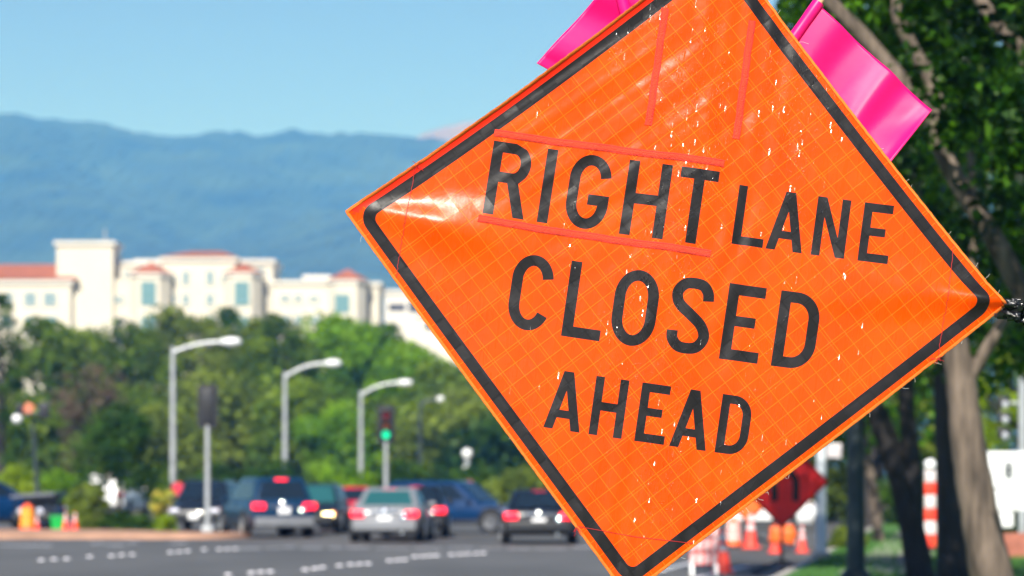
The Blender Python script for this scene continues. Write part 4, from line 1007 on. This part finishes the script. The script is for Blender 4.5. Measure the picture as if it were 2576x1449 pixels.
# ------------------------------------------------------------------ vehicles
def vehicle(name, px, Y, heading, L, W, H, kind, pm_, label, rear_lit=False, head_lit=False, glass='glass', bump_m=None, plate=True, centre=True, group=None):
    """forward is +y in its own frame; heading 0 drives away from the camera, + turns to the right"""
    root = empty(name, (gx(px, Y), Y, .004), label, 'car' if name != 'van' else 'van', group, rz=-R(heading))
    hw = W / 2; l = L / 2; belt = .60 * H if kind == 'suv' else .64 * H; sill = .22 if kind != 'suv' else .28
    deck = belt - .02
    def ring(y, w_, z0, z1):
        return [(-w_ * .86, y, z0), (-w_ * .97, y, z0 + .10), (-w_, y, z0 + (z1 - z0) * .5), (-w_ * .985, y, z1 - .16), (-w_ * .93, y, z1 - .05), (-w_ * .80, y, z1), (w_ * .80, y, z1), (w_ * .93, y, z1 - .05), (w_ * .985, y, z1 - .16), (w_, y, z0 + (z1 - z0) * .5), (w_ * .97, y, z0 + .10), (w_ * .86, y, z0)]
    hood = .52 * H if kind == 'suv' else .56 * H
    bd = MB(); bd.loft([ring(-l, hw * .84, .36, deck - .12), ring(-l + .06, hw * .92, .30, deck - .03), ring(-l + .35, hw * .98, sill, deck), ring(-l * .3, hw, sill, belt), ring(l * .32, hw, sill, belt - .01), ring(l * .46, hw * .99, sill, belt - .05), ring(l - .5, hw * .97, sill, hood + .02), ring(l - .12, hw * .90, .26, hood - .08), ring(l, hw * .80, .32, hood - .22)])
    body = bd.build('body', pm_, root, 40)
    # cabin
    if kind == 'suv': yb0, yt0, yt1, yb1 = -l + .10, -l + .42, l * .10, l * .46
    elif kind == 'pickup': yb0, yt0, yt1, yb1 = -l * .25, -l * .18, l * .12, l * .44
    else: yb0, yt0, yt1, yb1 = -l * .72, -l * .36, l * .06, l * .48
    wb, wt = hw * .92, hw * .70; z0, z1 = belt - .06, H
    bm = bmesh.new()
    vs = [bm.verts.new(p) for p in ((-wb, yb0, z0), (wb, yb0, z0), (wb, yb1, z0), (-wb, yb1, z0), (-wt, yt0, z1), (wt, yt0, z1), (wt, yt1, z1), (-wt, yt1, z1))]
    for f in ((0, 1, 5, 4), (1, 2, 6, 5), (2, 3, 7, 6), (3, 0, 4, 7), (4, 5, 6, 7), (3, 2, 1, 0)): bm.faces.new([vs[i] for i in f])
    bmesh.ops.bevel(bm, geom=[e for e in bm.edges if max(v.co.z for v in e.verts) > z0 + .1], offset=.13, segments=4, affect='EDGES', profile=.5)
    MB().bm(bm).build('roof', pm_, root, 40)
    def panel(nm, q0, q1, q2, q3, s0, s1, t0, t1, m, out=.012):
        q0, q1, q2, q3 = map(Vector, (q0, q1, q2, q3))
        f = lambda s_, t: q0.lerp(q1, s_).lerp(q3.lerp(q2, s_), t)
        n_ = (q1 - q0).cross(q3 - q0).normalized(); c = (q0 + q1 + q2 + q3) / 4 - Vector((0, (yb0 + yb1) / 2, H * .5))
        if n_.dot(c) < 0: n_ = -n_
        pts = [f(s0, t0), f(s1, t0), f(s1 - .02, t1), f(s0 + .02, t1)]
        MB().loft([[p - n_ * .01 for p in pts], [p + n_ * out for p in pts]]).build(nm, M[m], root, None)
    A = [(-wb, yb0, z0), (wb, yb0, z0), (wt, yt0, z1), (-wt, yt0, z1)]; panel('rear_window', *A, .09, .91, .20, .84, glass)
    B = [(-wb, yb1, z0), (wb, yb1, z0), (wt, yt1, z1), (-wt, yt1, z1)]; panel('windshield', *B, .06, .94, .14, .90, glass)
    for sx in (-1, 1):
        Q = [(sx * wb, yb0, z0), (sx * wb, yb1, z0), (sx * wt, yt1, z1), (sx * wt, yt0, z1)]
        cuts = ((.06, .27), (.30, .58), (.61, .90)) if kind == 'suv' else ((.12, .47), (.51, .88))
        for a_, b_ in cuts: panel('side_window', *Q, a_, b_, .20, .84, glass)
        mr = MB(); mr.bbox((sx * (hw + .06), yb1 - .35, belt + .06), (.18, .10, .13), .03); mr.build('mirror', pm_, root, 60)
        for yy in (-l * .33, l * .20):
            MB().bbox((sx * (hw + .008), yy, belt - .17), (.03, .17, .03), .008).build('door_handle', M['chrome'], root)
    # lower trim and bumpers
    bp_m = bump_m or M['black']
    MB().bbox((0, -l - .01, .44), (W * .88, .16, .26), .05).build('rear_bumper', bp_m, root); MB().bbox((0, l - .02, .42), (W * .84, .16, .28), .05).build('front_bumper', bp_m, root)
    for sx in (-1, 1): MB().bbox((sx * (hw - .03), 0, sill + .06), (.07, L * .5, .12), .02).build('side_sill', M['black'], root)
    MB().bbox((0, l - .035, hood - .36), (W * .46, .06, .16), .02).build('grille', M['black'], root)
    # wheels
    rw = .345 if kind == 'suv' else .32; Mr = Matrix.Rotation(R(90), 3, 'Y')
    for sx in (-1, 1):
        for yy in (-l * .60, l * .61):
            MB().lathe([(.05, -.02), (rw + .07, -.02), (rw + .07, .02), (.05, .02)], 22, (sx * (hw - .015), yy, rw + .02), Mr).build('wheel_arch', M['black'], root)
            tyre = MB().lathe([(rw * .55, -.11), (rw * .93, -.11), (rw, -.08), (rw, .08), (rw * .93, .11), (rw * .55, .11)], 26, (sx * (hw - .07), yy, rw), Mr).build('wheel', M['rubber'], root, 40)
            rm = MB(); rm.lathe([(.03, -.02), (rw * .62, -.02), (rw * .66, .0), (rw * .60, .03), (.07, .012)], 20, (sx * (hw + .045), yy, rw), Mr)
            for k in range(5):
                a_ = k * 1.2566; rm.box((sx * (hw + .055), yy + math.cos(a_) * rw * .33, rw + math.sin(a_) * rw * .33), (.03, .05, rw * .5), Matrix.Rotation(math.pi / 2 - a_, 3, 'X'))
            rm.build('rim', M['rim'], tyre, 40)
    # lamps
    for sx in (-1, 1):
        zt = (belt - .12 if kind == 'suv' else deck - .14)
        MB().bbox((sx * hw * .76, -l + .0, zt), (hw * .38, .15, .17), .04).build('taillight', M['red_lit' if rear_lit else 'red_lamp'], root, 60)
        MB().bbox((sx * hw * .68, l - .09, hood - .20), (hw * .36, .16, .15), .05).build('headlight', M['head_lit' if head_lit else 'head'], root, 60)
        MB().bbox((sx * hw * .84, l - .17, hood - .15), (hw * .12, .14, .11), .03).build('turn_signal', M['amber'] if head_lit else M['amber_off'], root, 60)
    MB().bbox((0, yt0 + .0, H - .06), (.34, .10, .05), .015).build('brake_light', M['red_lit' if rear_lit else 'red_lamp'], root, 60)
    if plate:
        MB().bbox((0, -l - .005, deck - .28 if kind != 'suv' else .74), (.34, .05, .17), .01).build('license_plate', M['plate'], root); MB().bbox((0, l + .062, .44), (.32, .03, .16), .01).build('license_plate', M['plate'], root)
    MB().bbox((0, -l + .0, deck - .10), (W * .42, .09, .05), .015).build('trunk_trim', M['chrome'], root)
    for (x_, z_) in ((0, deck - .02 if kind == 'suv' else deck - .07), (hw * .55, deck - .22)):  # convex chrome caps added and tilted to throw sun glints
        em = MB(); ax = Vector((0, -.94, .34)).normalized(); up_ = ax.orthogonal().normalized(); sd_ = ax.cross(up_)
        rg = [[Vector((x_, -l + .03, z_)) + ax * (.20 * math.cos(a) - .12) + (up_ * math.cos(b_) + sd_ * math.sin(b_)) * (.20 * math.sin(a)) for b_ in [k * math.pi / 8 for k in range(16)]] for a in [R(26 - 5 * k) for k in range(6)]]
        em.loft(rg); em.build('glint_cap', M['chrome'], root, 60)
    ex = MB(); [ex.tube([(sx * hw * .5, -l + .2, .25), (sx * hw * .5, -l - .1, .25)], .035, 10) for sx in (1,)]; ex.build('exhaust_pipe', M['chrome'], root)
    return root
blue = paint('blue', (.003, .026, .068)); dgrey = paint('dark_grey', (.010, .013, .020)); silver = paint('silver', (.21, .22, .24)); red = paint('red', (.50, .006, .025)); black = paint('black', (.006, .007, .011)); navy = paint('navy', (.003, .028, .095)); sbump = mat('grey_bumper_plastic', (.17, .18, .20), .4, noise=.1)
vehicle('suv', 668, 86, -17, 4.7, 1.86, 1.64, 'suv', blue, 'dark blue SUV seen from behind beside the median tip', True, bump_m=sbump)
vehicle('suv', 520, 98, 184, 4.7, 1.85, 1.56, 'suv', dgrey, 'dark grey SUV facing the camera half hidden behind the blue SUV', False, False)
vehicle('suv', 791, 91.6, 182, 4.6, 1.80, 1.46, 'suv', dgrey, 'dark SUV with one headlight on, between the blue SUV and the red car', False, True, glass='glass_green')
vehicle('sedan', 884, 99.5, 1, 4.5, 1.76, 1.36, 'sedan', red, 'small red car squeezed behind the silver sedan', True)
vehicle('sedan', 988, 80, 3, 4.6, 1.80, 1.38, 'sedan', silver, 'silver sedan seen from behind with brake lights on', True, bump_m=silver, glass='glass_green')
vehicle('sedan', 1046, 86, -1, 4.6, 1.78, 1.42, 'sedan', black, 'dark sedan overlapped by the silver sedan, one brake light showing', True)
vehicle('crossover', 1152, 91.2, 111, 4.6, 1.85, 1.54, 'suv', navy, 'dark blue crossover turning across to the right', False, glass='glass')
vehicle('sedan', 1356, 77.5, .5, 4.5, 1.78, 1.34, 'sedan', black, 'black sedan with lit brake lights nearest the orange sign', True)
vehicle('sedan', -30, 98, 60, 4.7, 1.84, 1.55, 'sedan', navy, 'dark blue car cut off by the left edge of the photo', False)
vehicle('van', 297, 126, 6, 5.0, 1.75, 1.85, 'suv', M['white'], 'white van parked behind the bushes at left', False, plate=False, glass='plate')
vehicle('pickup', 1850, 96, 96, 5.0, 1.9, 1.75, 'pickup', M['white'], 'white pickup truck behind the red cones on the right', False)

def cart():
    Y = 96; root = empty('utility_cart', (gx(98, Y), Y, .0), 'dark utility cart with a flat roof behind the orange drum', 'cart', rz=R(-4))
    zr = EYE + (1205 - 1246) / F * Y
    MB().bbox((0, 0, zr), (1.38, 1.9, .12), .04, Matrix.Rotation(R(-4), 3, 'Y')).build('roof', mat('grey_cart_roof', (.10, .11, .14), .5, noise=.1), root)
    for sx in (-.55, .55):
        for sy in (-.8, .8): MB().tube([(sx, sy, .45), (sx * .92, sy * .95, zr - .03)], .03, 8).build('post', M['black'], root)
    MB().bbox((0, 0, .42), (1.2, 2.3, .30), .08).build('body', M['black'], root); MB().bbox((0, .2, .68), (1.05, .5, .16), .05).build('seat', mat('pale_seat_vinyl', (.5, .5, .52), .5, noise=.1), root); MB().bbox((0, .45, .92), (1.05, .12, .4), .04).build('backrest', mat('grey_seat_vinyl', (.12, .13, .14), .5, noise=.1), root)
    for sx in (-.5, .5):
        MB().lathe([(.02, 0), (.09, .01), (.10, .04), (.03, .06)], 14, (sx * .6, -1.17, .62), Matrix.Rotation(R(90), 3, 'X')).build('headlight', M['head'], root, 60)
        for sy in (-.75, .75): MB().lathe([(.1, -.09), (.2, -.09), (.23, -.05), (.23, .05), (.2, .09), (.1, .09)], 18, (sx, sy, .23), Matrix.Rotation(R(90), 3, 'Y')).build('wheel', M['rubber'], root)
cart()
def bin_():
    Y = 94; root = empty('green_bin', (gx(145, Y), Y, 0), 'small bright green bin between the cart and the two cones', 'bin')
    MB().loft([[(sx * w_, sy * w_, z) for sx, sy in ((-1, -1), (1, -1), (1, 1), (-1, 1))] for w_, z in ((.15, 0), (.19, .42), (.2, .42), (.2, .46))]).build('body', mat('green_plastic', (.01, .38, .06), .4, noise=.08), root, 30)
    MB().bbox((0, 0, .485), (.42, .42, .05), .015).build('lid', mat('dark_green_plastic', (.01, .25, .05), .4, noise=.08), root)
bin_()

# ------------------------------------------------------------------ road works things
def drum(px, base_py, label, Y=None, sc=1.0, group='orange channelizing drums', bands='white_refl'):
    Y = Y or EYE * F / (base_py - 1205); root = empty('traffic_drum', (gx(px, Y), Y, .004 if Y < 84 else .0), label, 'traffic drum', group)
    def seg(z0, z1, r0, r1): return [(r0, z0), (r0, z0 + .005), (r1, z1 - .005), (r1, z1)]
    MB().lathe([(.33 * sc, 0), (.33 * sc, .05 * sc), (.29 * sc, .09 * sc)], 24).build('base', M['rubber'], root)
    MB().lathe([(.285 * sc, .06 * sc), (.285 * sc, .25 * sc), (.265 * sc, .27 * sc), (.265 * sc, .45 * sc), (.25 * sc, .47 * sc), (.25 * sc, .66 * sc), (.235 * sc, .68 * sc), (.235 * sc, .88 * sc), (.20 * sc, .93 * sc), (.09 * sc, .94 * sc)], 24).build('body', M['orange'], root, 50)
    for z0, z1, r in ((.29, .43, .267), (.50, .63, .252), (.70, .84, .237)): MB().lathe([(r * sc, z0 * sc), ((r + .003) * sc, z0 * sc), ((r + .003) * sc, z1 * sc), (r * sc, z1 * sc)], 24).build('band', M[bands], root, 50)
    MB().bbox((0, 0, .98 * sc), (.2 * sc, .03, .09 * sc), .01).build('handle', M['orange'], root)
def cone(px, base_py, label, h=.71, group='traffic cones by the right kerb', Y=None, z=.004):
    Y = Y or EYE * F / (base_py - 1205); root = empty('traffic_cone', (gx(px, Y), Y, z), label, 'traffic cone', group)
    k = h / .71
    MB().bbox((0, 0, .02 * k), (.36 * k, .36 * k, .04 * k), .012).build('base', M['cone'], root)
    MB().lathe([(.145 * k, .04 * k), (.125 * k, .10 * k), (.035 * k, .69 * k), (.028 * k, .71 * k)], 20).build('body', M['cone'], root, 50)
    rad = lambda z_: (.125 - (.125 - .035) * (z_ - .10) / .59) + .003
    for a_, b_ in ((.36, .46), (.52, .66)): MB().lathe([(rad(a_) * k - .004, a_ * k), (rad(a_) * k, a_ * k), (rad(b_) * k, b_ * k), (rad(b_) * k - .004, b_ * k)], 20).build('collar', M['white_refl'], root, 50)
drum(69, 1331, 'orange drum with yellow bands in front of the dark blue car', Y=92, sc=.84, group='drums', bands='yellow')
drum(1845, 1379, 'orange and white drum behind the low barricade', sc=.68, group='drums')
for px, lb in ((93, 'small cone beside the orange drum, leftmost of the median cones'), (165, 'small cone right of the green bin, middle one on the median'), (189, 'small cone farthest right on the median')):
    cone(px, 1340, lb, .50 if px > 100 else .42, 'small cones on the median', Y=90, z=.134)
cone(1819, 1442, 'nearest red cone standing in shade at the end of the barricade', .74)
cone(1889, 1380, 'tall cone with wide white collars right of the drum', .84)
cone(2018, 1390, 'cone standing left of the white street pole', .58)
cone(1950, 1392, 'cone behind the shaded merge sign stand', .62)
def barricade(px0, px1, rails, Y, label, tilt=0):
    x0, x1 = gx(px0, Y), gx(px1, Y); cx = (x0 + x1) / 2; wd = x1 - x0; root = empty('barricade', (cx, Y, .004), label, 'barricade', 'barricades by the kerb')
    zt = max(EYE + (1205 - r) / F * Y for r in rails) + .12
    for sx in (-1, 1):
        for sy in (-.22, .22): MB().box((sx * wd * .42, sy * .55, zt / 2), (.04, .03, zt * 1.02), Matrix.Rotation(math.atan2(-sy * 1.1, zt) * -1, 3, 'X')).build('leg', M['white'], root, None)
    for r in rails:
        z = EYE + (1205 - r) / F * Y; n_ = 4; Mt = Matrix.Rotation(R(tilt), 3, 'Y')
        bd = MB(); bd.bbox((0, -.16, z), (wd, .03, .19), .008, Mt); o = bd.build('rail', M['cone'], root)
        for k in range(n_):
            c = -wd / 2 + wd * (k + .35) / n_; s_ = MB(); pts = [(c - wd * .10, -.08), (c + wd * .06, -.08), (c + wd * .12, .08), (c - wd * .04, .08)]
            s_.prism([(x, zz) for x, zz in pts], -.004, 0, Matrix.Translation((0, -.178, z)) @ Mt.to_4x4()); s_.build('stripe', M['white_refl'], o, None)
barricade(1734, 1806, (1371, 1406), 51, 'low red and white barricade at the lower right edge of the sign')
barricade(1748, 1806, (1335,), 74, 'tilted red and white barricade board behind the low barricade', 9)
def striped_panel():
    Y = 62; root = empty('striped_panel', (gx(2340, Y), Y, .14), 'red and white striped vertical panel between the dark trunks', 'traffic panel'); zt = EYE + (1205 - 1262) / F * Y
    for k in range(6):
        z0 = .1 + k * .26; MB().bbox((0, 0, z0 + .13), (.22, .05, .258), .01).build('stripe_band', M['cone' if k % 2 == 0 else 'white_refl'], root)
    MB().bbox((0, 0, .05), (.5, .4, .1), .03).build('base', M['rubber'], root); MB().lathe([(.03, 0), (.11, .03), (.12, .14), (.05, .2)], 14, (0, 0, 1.66)).build('beacon', M['white'], root, 60)
striped_panel()

# shaded merge sign on its stand
def diamond_sign(name, px, cy, Y, half, label, m, symbol, stand_base=True, ink='black'):
    z = EYE + (1205 - cy) / F * Y; h = half / F * Y; root = empty(name, (gx(px, Y), Y, .004), label, 'road sign')
    n = 12; bm = MB(); vs = []; fs = []
    for i in range(n + 1):
        for j in range(n + 1):
            p, q = (i / n * 2 - 1), (j / n * 2 - 1); x, zz = (p - q) / 2 * h, (p + q) / 2 * h
            vs.append((x, .002 * math.sin(p * 3 + q * 2), z + zz))
    for i in range(n):
        for j in range(n): a_ = i * (n + 1) + j; fs.append((a_, a_ + n + 1, a_ + n + 2, a_ + 1))
    bm.add(vs, fs); o = bm.build('face', m, root, 60); sd = o.modifiers.new('thickness', 'SOLIDIFY'); sd.thickness = .006
    bd = MB(); k0, k1 = .955, .985
    for a in range(4):
        c0, c1 = [(math.cos(R(90 * b_)), math.sin(R(90 * b_))) for b_ in (a, a + 1)]
        bd.add([(c0[0] * h * k0, -.012, z + c0[1] * h * k0), (c1[0] * h * k0, -.012, z + c1[1] * h * k0), (c1[0] * h * k1, -.012, z + c1[1] * h * k1), (c0[0] * h * k1, -.012, z + c0[1] * h * k1)], [(0, 1, 2, 3)])
    b_o = bd.build('black_border', M[ink], root, None); b_o.modifiers.new('thickness', 'SOLIDIFY').thickness = .004
    if symbol:
        for pts in symbol:
            sy = MB(); rb = ribbon([(x * h, zz * h) for x, zz in pts], .15 * h); k = len(rb) // 2
            vs = [(x, -.012, z + zz) for x, zz in rb]; sy.add(vs, [(i, i + 1, 2 * k - 2 - i, 2 * k - 1 - i) for i in range(k - 1)])
            s_o = sy.build('symbol', M[ink], root, None); s_o.modifiers.new('thickness', 'SOLIDIFY').thickness = .004
    MB().tube([(0, .06, 0.1), (0, .06, z - h * .6)], .03, 10).build('stand_post', mat('brown_stand', (.10, .07, .05), .6, noise=.2), root)
    for sx, sy in ((-1, -1), (1, -1), (-1, 1), (1, 1)): MB().tube([(.03 * sx, .06 + .03 * sy, .22), (.5 * sx, .06 + .5 * sy, .015)], .022, 8).build('leg', M['black'], root)
    return root
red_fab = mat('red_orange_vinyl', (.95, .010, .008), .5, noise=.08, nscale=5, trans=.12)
org_fab = mat('bright_orange_vinyl', (.95, .16, .02), .5, noise=.08, nscale=5, trans=.12)
M['sign_ink'] = mat('matt_black_ink', (.012, .011, .012), .7, noise=.2)
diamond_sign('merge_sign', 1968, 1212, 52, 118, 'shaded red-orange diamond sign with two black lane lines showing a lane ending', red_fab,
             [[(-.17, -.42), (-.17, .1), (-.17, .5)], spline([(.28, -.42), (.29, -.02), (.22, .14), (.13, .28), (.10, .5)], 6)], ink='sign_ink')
diamond_sign('lit_orange_sign', 1882, 1212, 78, 106, 'farther sunlit orange diamond sign peeking below the big sign', org_fab, None, ink='sign_ink')
def sack(px, py, Y, dims, m, label, seed):
    bm = bmesh.new(); bmesh.ops.create_icosphere(bm, subdivisions=3, radius=1); rng = random.Random(seed); ph = [rng.uniform(0, 6) for _ in range(4)]
    for v in bm.verts:
        c = v.co; k = 1 + .10 * math.sin(c.x * 5 + ph[0]) + .08 * math.sin(c.z * 7 + ph[1] + c.x * 2); sq = lambda t: math.copysign(abs(t) ** .75, t)
        v.co = Vector((sq(c.x) * k * dims[0], sq(c.y) * k * dims[1], sq(c.z) * k * dims[2]))
    o = MB().bm(bm).build('sandbag', m, None, 60); o.location = P(px, py, Y); tag(o, label, 'bag')
sack(1972, 1346, 60, (.27, .14, .20), org_fab, 'rounded bright orange bag hung below the tip of the merge sign', 2)
sack(1985, 1372, 60.6, (.14, .12, .12), M['white_refl'], 'small white bag below the orange bag', 5)

# poles on the right
def white_pole():
    Y = 57; root = empty('street_name_pole', (gx(2066, Y), Y, .14), 'white street pole with a green name blade and white plate', 'street pole')
    q = lambda px, py: P(px, py, Y) - Vector((gx(2066, Y), Y, .14))
    MB().tube([(0, 0, 0), (0, 0, 3.4)], [.10, .085], 16).build('pole', mat('pale_painted_steel', (.62, .66, .68), .45, noise=.06), root)
    MB().bbox((0, 0, .06), (.3, .3, .12), .02).build('base', M['concrete'], root)
    MB().bbox(q(2074, 1106), (.26, .02, .10), .008).build('name_blade', M['teal_sign'], root)
    MB().bbox(q(2097, 1134) + Vector((0, -.13, 0)), (.27, .02, .27), .01).build('plate', M['white_refl'], root)
white_pole()
def dark_pole():
    Y = 40; root = empty('lamp_pole', (gx(2153, Y), Y, .14), 'dark green lamp pole standing on the lawn right of the merge sign', 'lamp pole')
    MB().tube([(0, 0, 0), (0, 0, 2.2), (0, 0, 6.5)], [.125, .11, .085], 18).build('pole', M['dark_metal'], root); MB().lathe([(.2, 0), (.2, .22), (.14, .30)], 18).build('base', M['dark_metal'], root)
    MB().tube([(0, 0, 6.4), (.5, 0, 6.8), (1.4, 0, 6.9)], .05, 10).build('arm', M['dark_metal'], root); MB().bbox((1.6, 0, 6.9), (.6, .25, .14), .05).build('lamp_head', M['lamp_white'], root)
dark_pole()
def sign_board():
    Y = 58; ox = gx(2535, Y); root = empty('sign_board', (ox, Y, .14), 'white sign board of two panels on a short white post at the right edge', 'sign board', rz=0)
    q = lambda px, py: P(px, py, Y) - Vector((ox, Y, .14))
    def pn(x0, x1, y0, y1, nm, m, d=.12, yo=0):
        a_, b_ = q(x0, y1), q(x1, y0); o = MB(); o.bbox(((a_.x + b_.x) / 2, yo, (a_.z + b_.z) / 2), (b_.x - a_.x, d, b_.z - a_.z), .01 if d > .05 else .004); return o.build(nm, M[m], root)
    pn(2470, 2600, 1136, 1228, 'panel', 'white'); pn(2482, 2594, 1233, 1284, 'panel', 'white'); pn(2505, 2548, 1288, 1326, 'post', 'white'); a = q(2536, 1183)
    ring = MB(); th = .028; 
    for dx, dz, w_, h_ in ((-.06, 0, th, .30), (.06, 0, th, .30), (0, .136, .09, th), (0, -.136, .09, th)): ring.box((a.x + dx, -.066, a.z + dz), (w_, .012, h_))
    ring.box((a.x, -.0655, a.z), (.07, .011, .2)); ring.build('dark_mark', M['dark_metal'], root, None)
    MB().bbox((q(2530, 1360).x, .2, .2), (1.1, .6, .5), .03).build('base', mat('red_brick_base', (.35, .12, .08), .8, noise=.25, nscale=6), root)
sign_board()
def grey_pole():
    Y = 64; root = empty('signal_post', (gx(2572, Y), Y, .14), 'grey post with a stack of pale signal heads at the right edge', 'signal post'); q = lambda px, py: P(px, py, Y) - Vector((gx(2572, Y), Y, .14))
    MB().tube([(0, 0, 0), (0, 0, 3.6)], [.09, .08], 14).build('pole', M['steel'], root)
    for py in (1012, 1050, 1090):
        MB().bbox(q(2525, py), (.26, .16, .24), .04).build('signal_head', M['black'], root); MB().lathe([(.02, 0), (.06, .0), (.07, .03), (.03, .05)], 14, q(2527, py + 6) + Vector((0, -.09, 0)), Matrix.Rotation(R(90), 3, 'X')).build('lens', M['lens_grey'], root, 60)
    MB().tube([q(2525, 1012), q(2572, 1015)], .03, 8).build('bracket', M['steel'], root)
grey_pole()
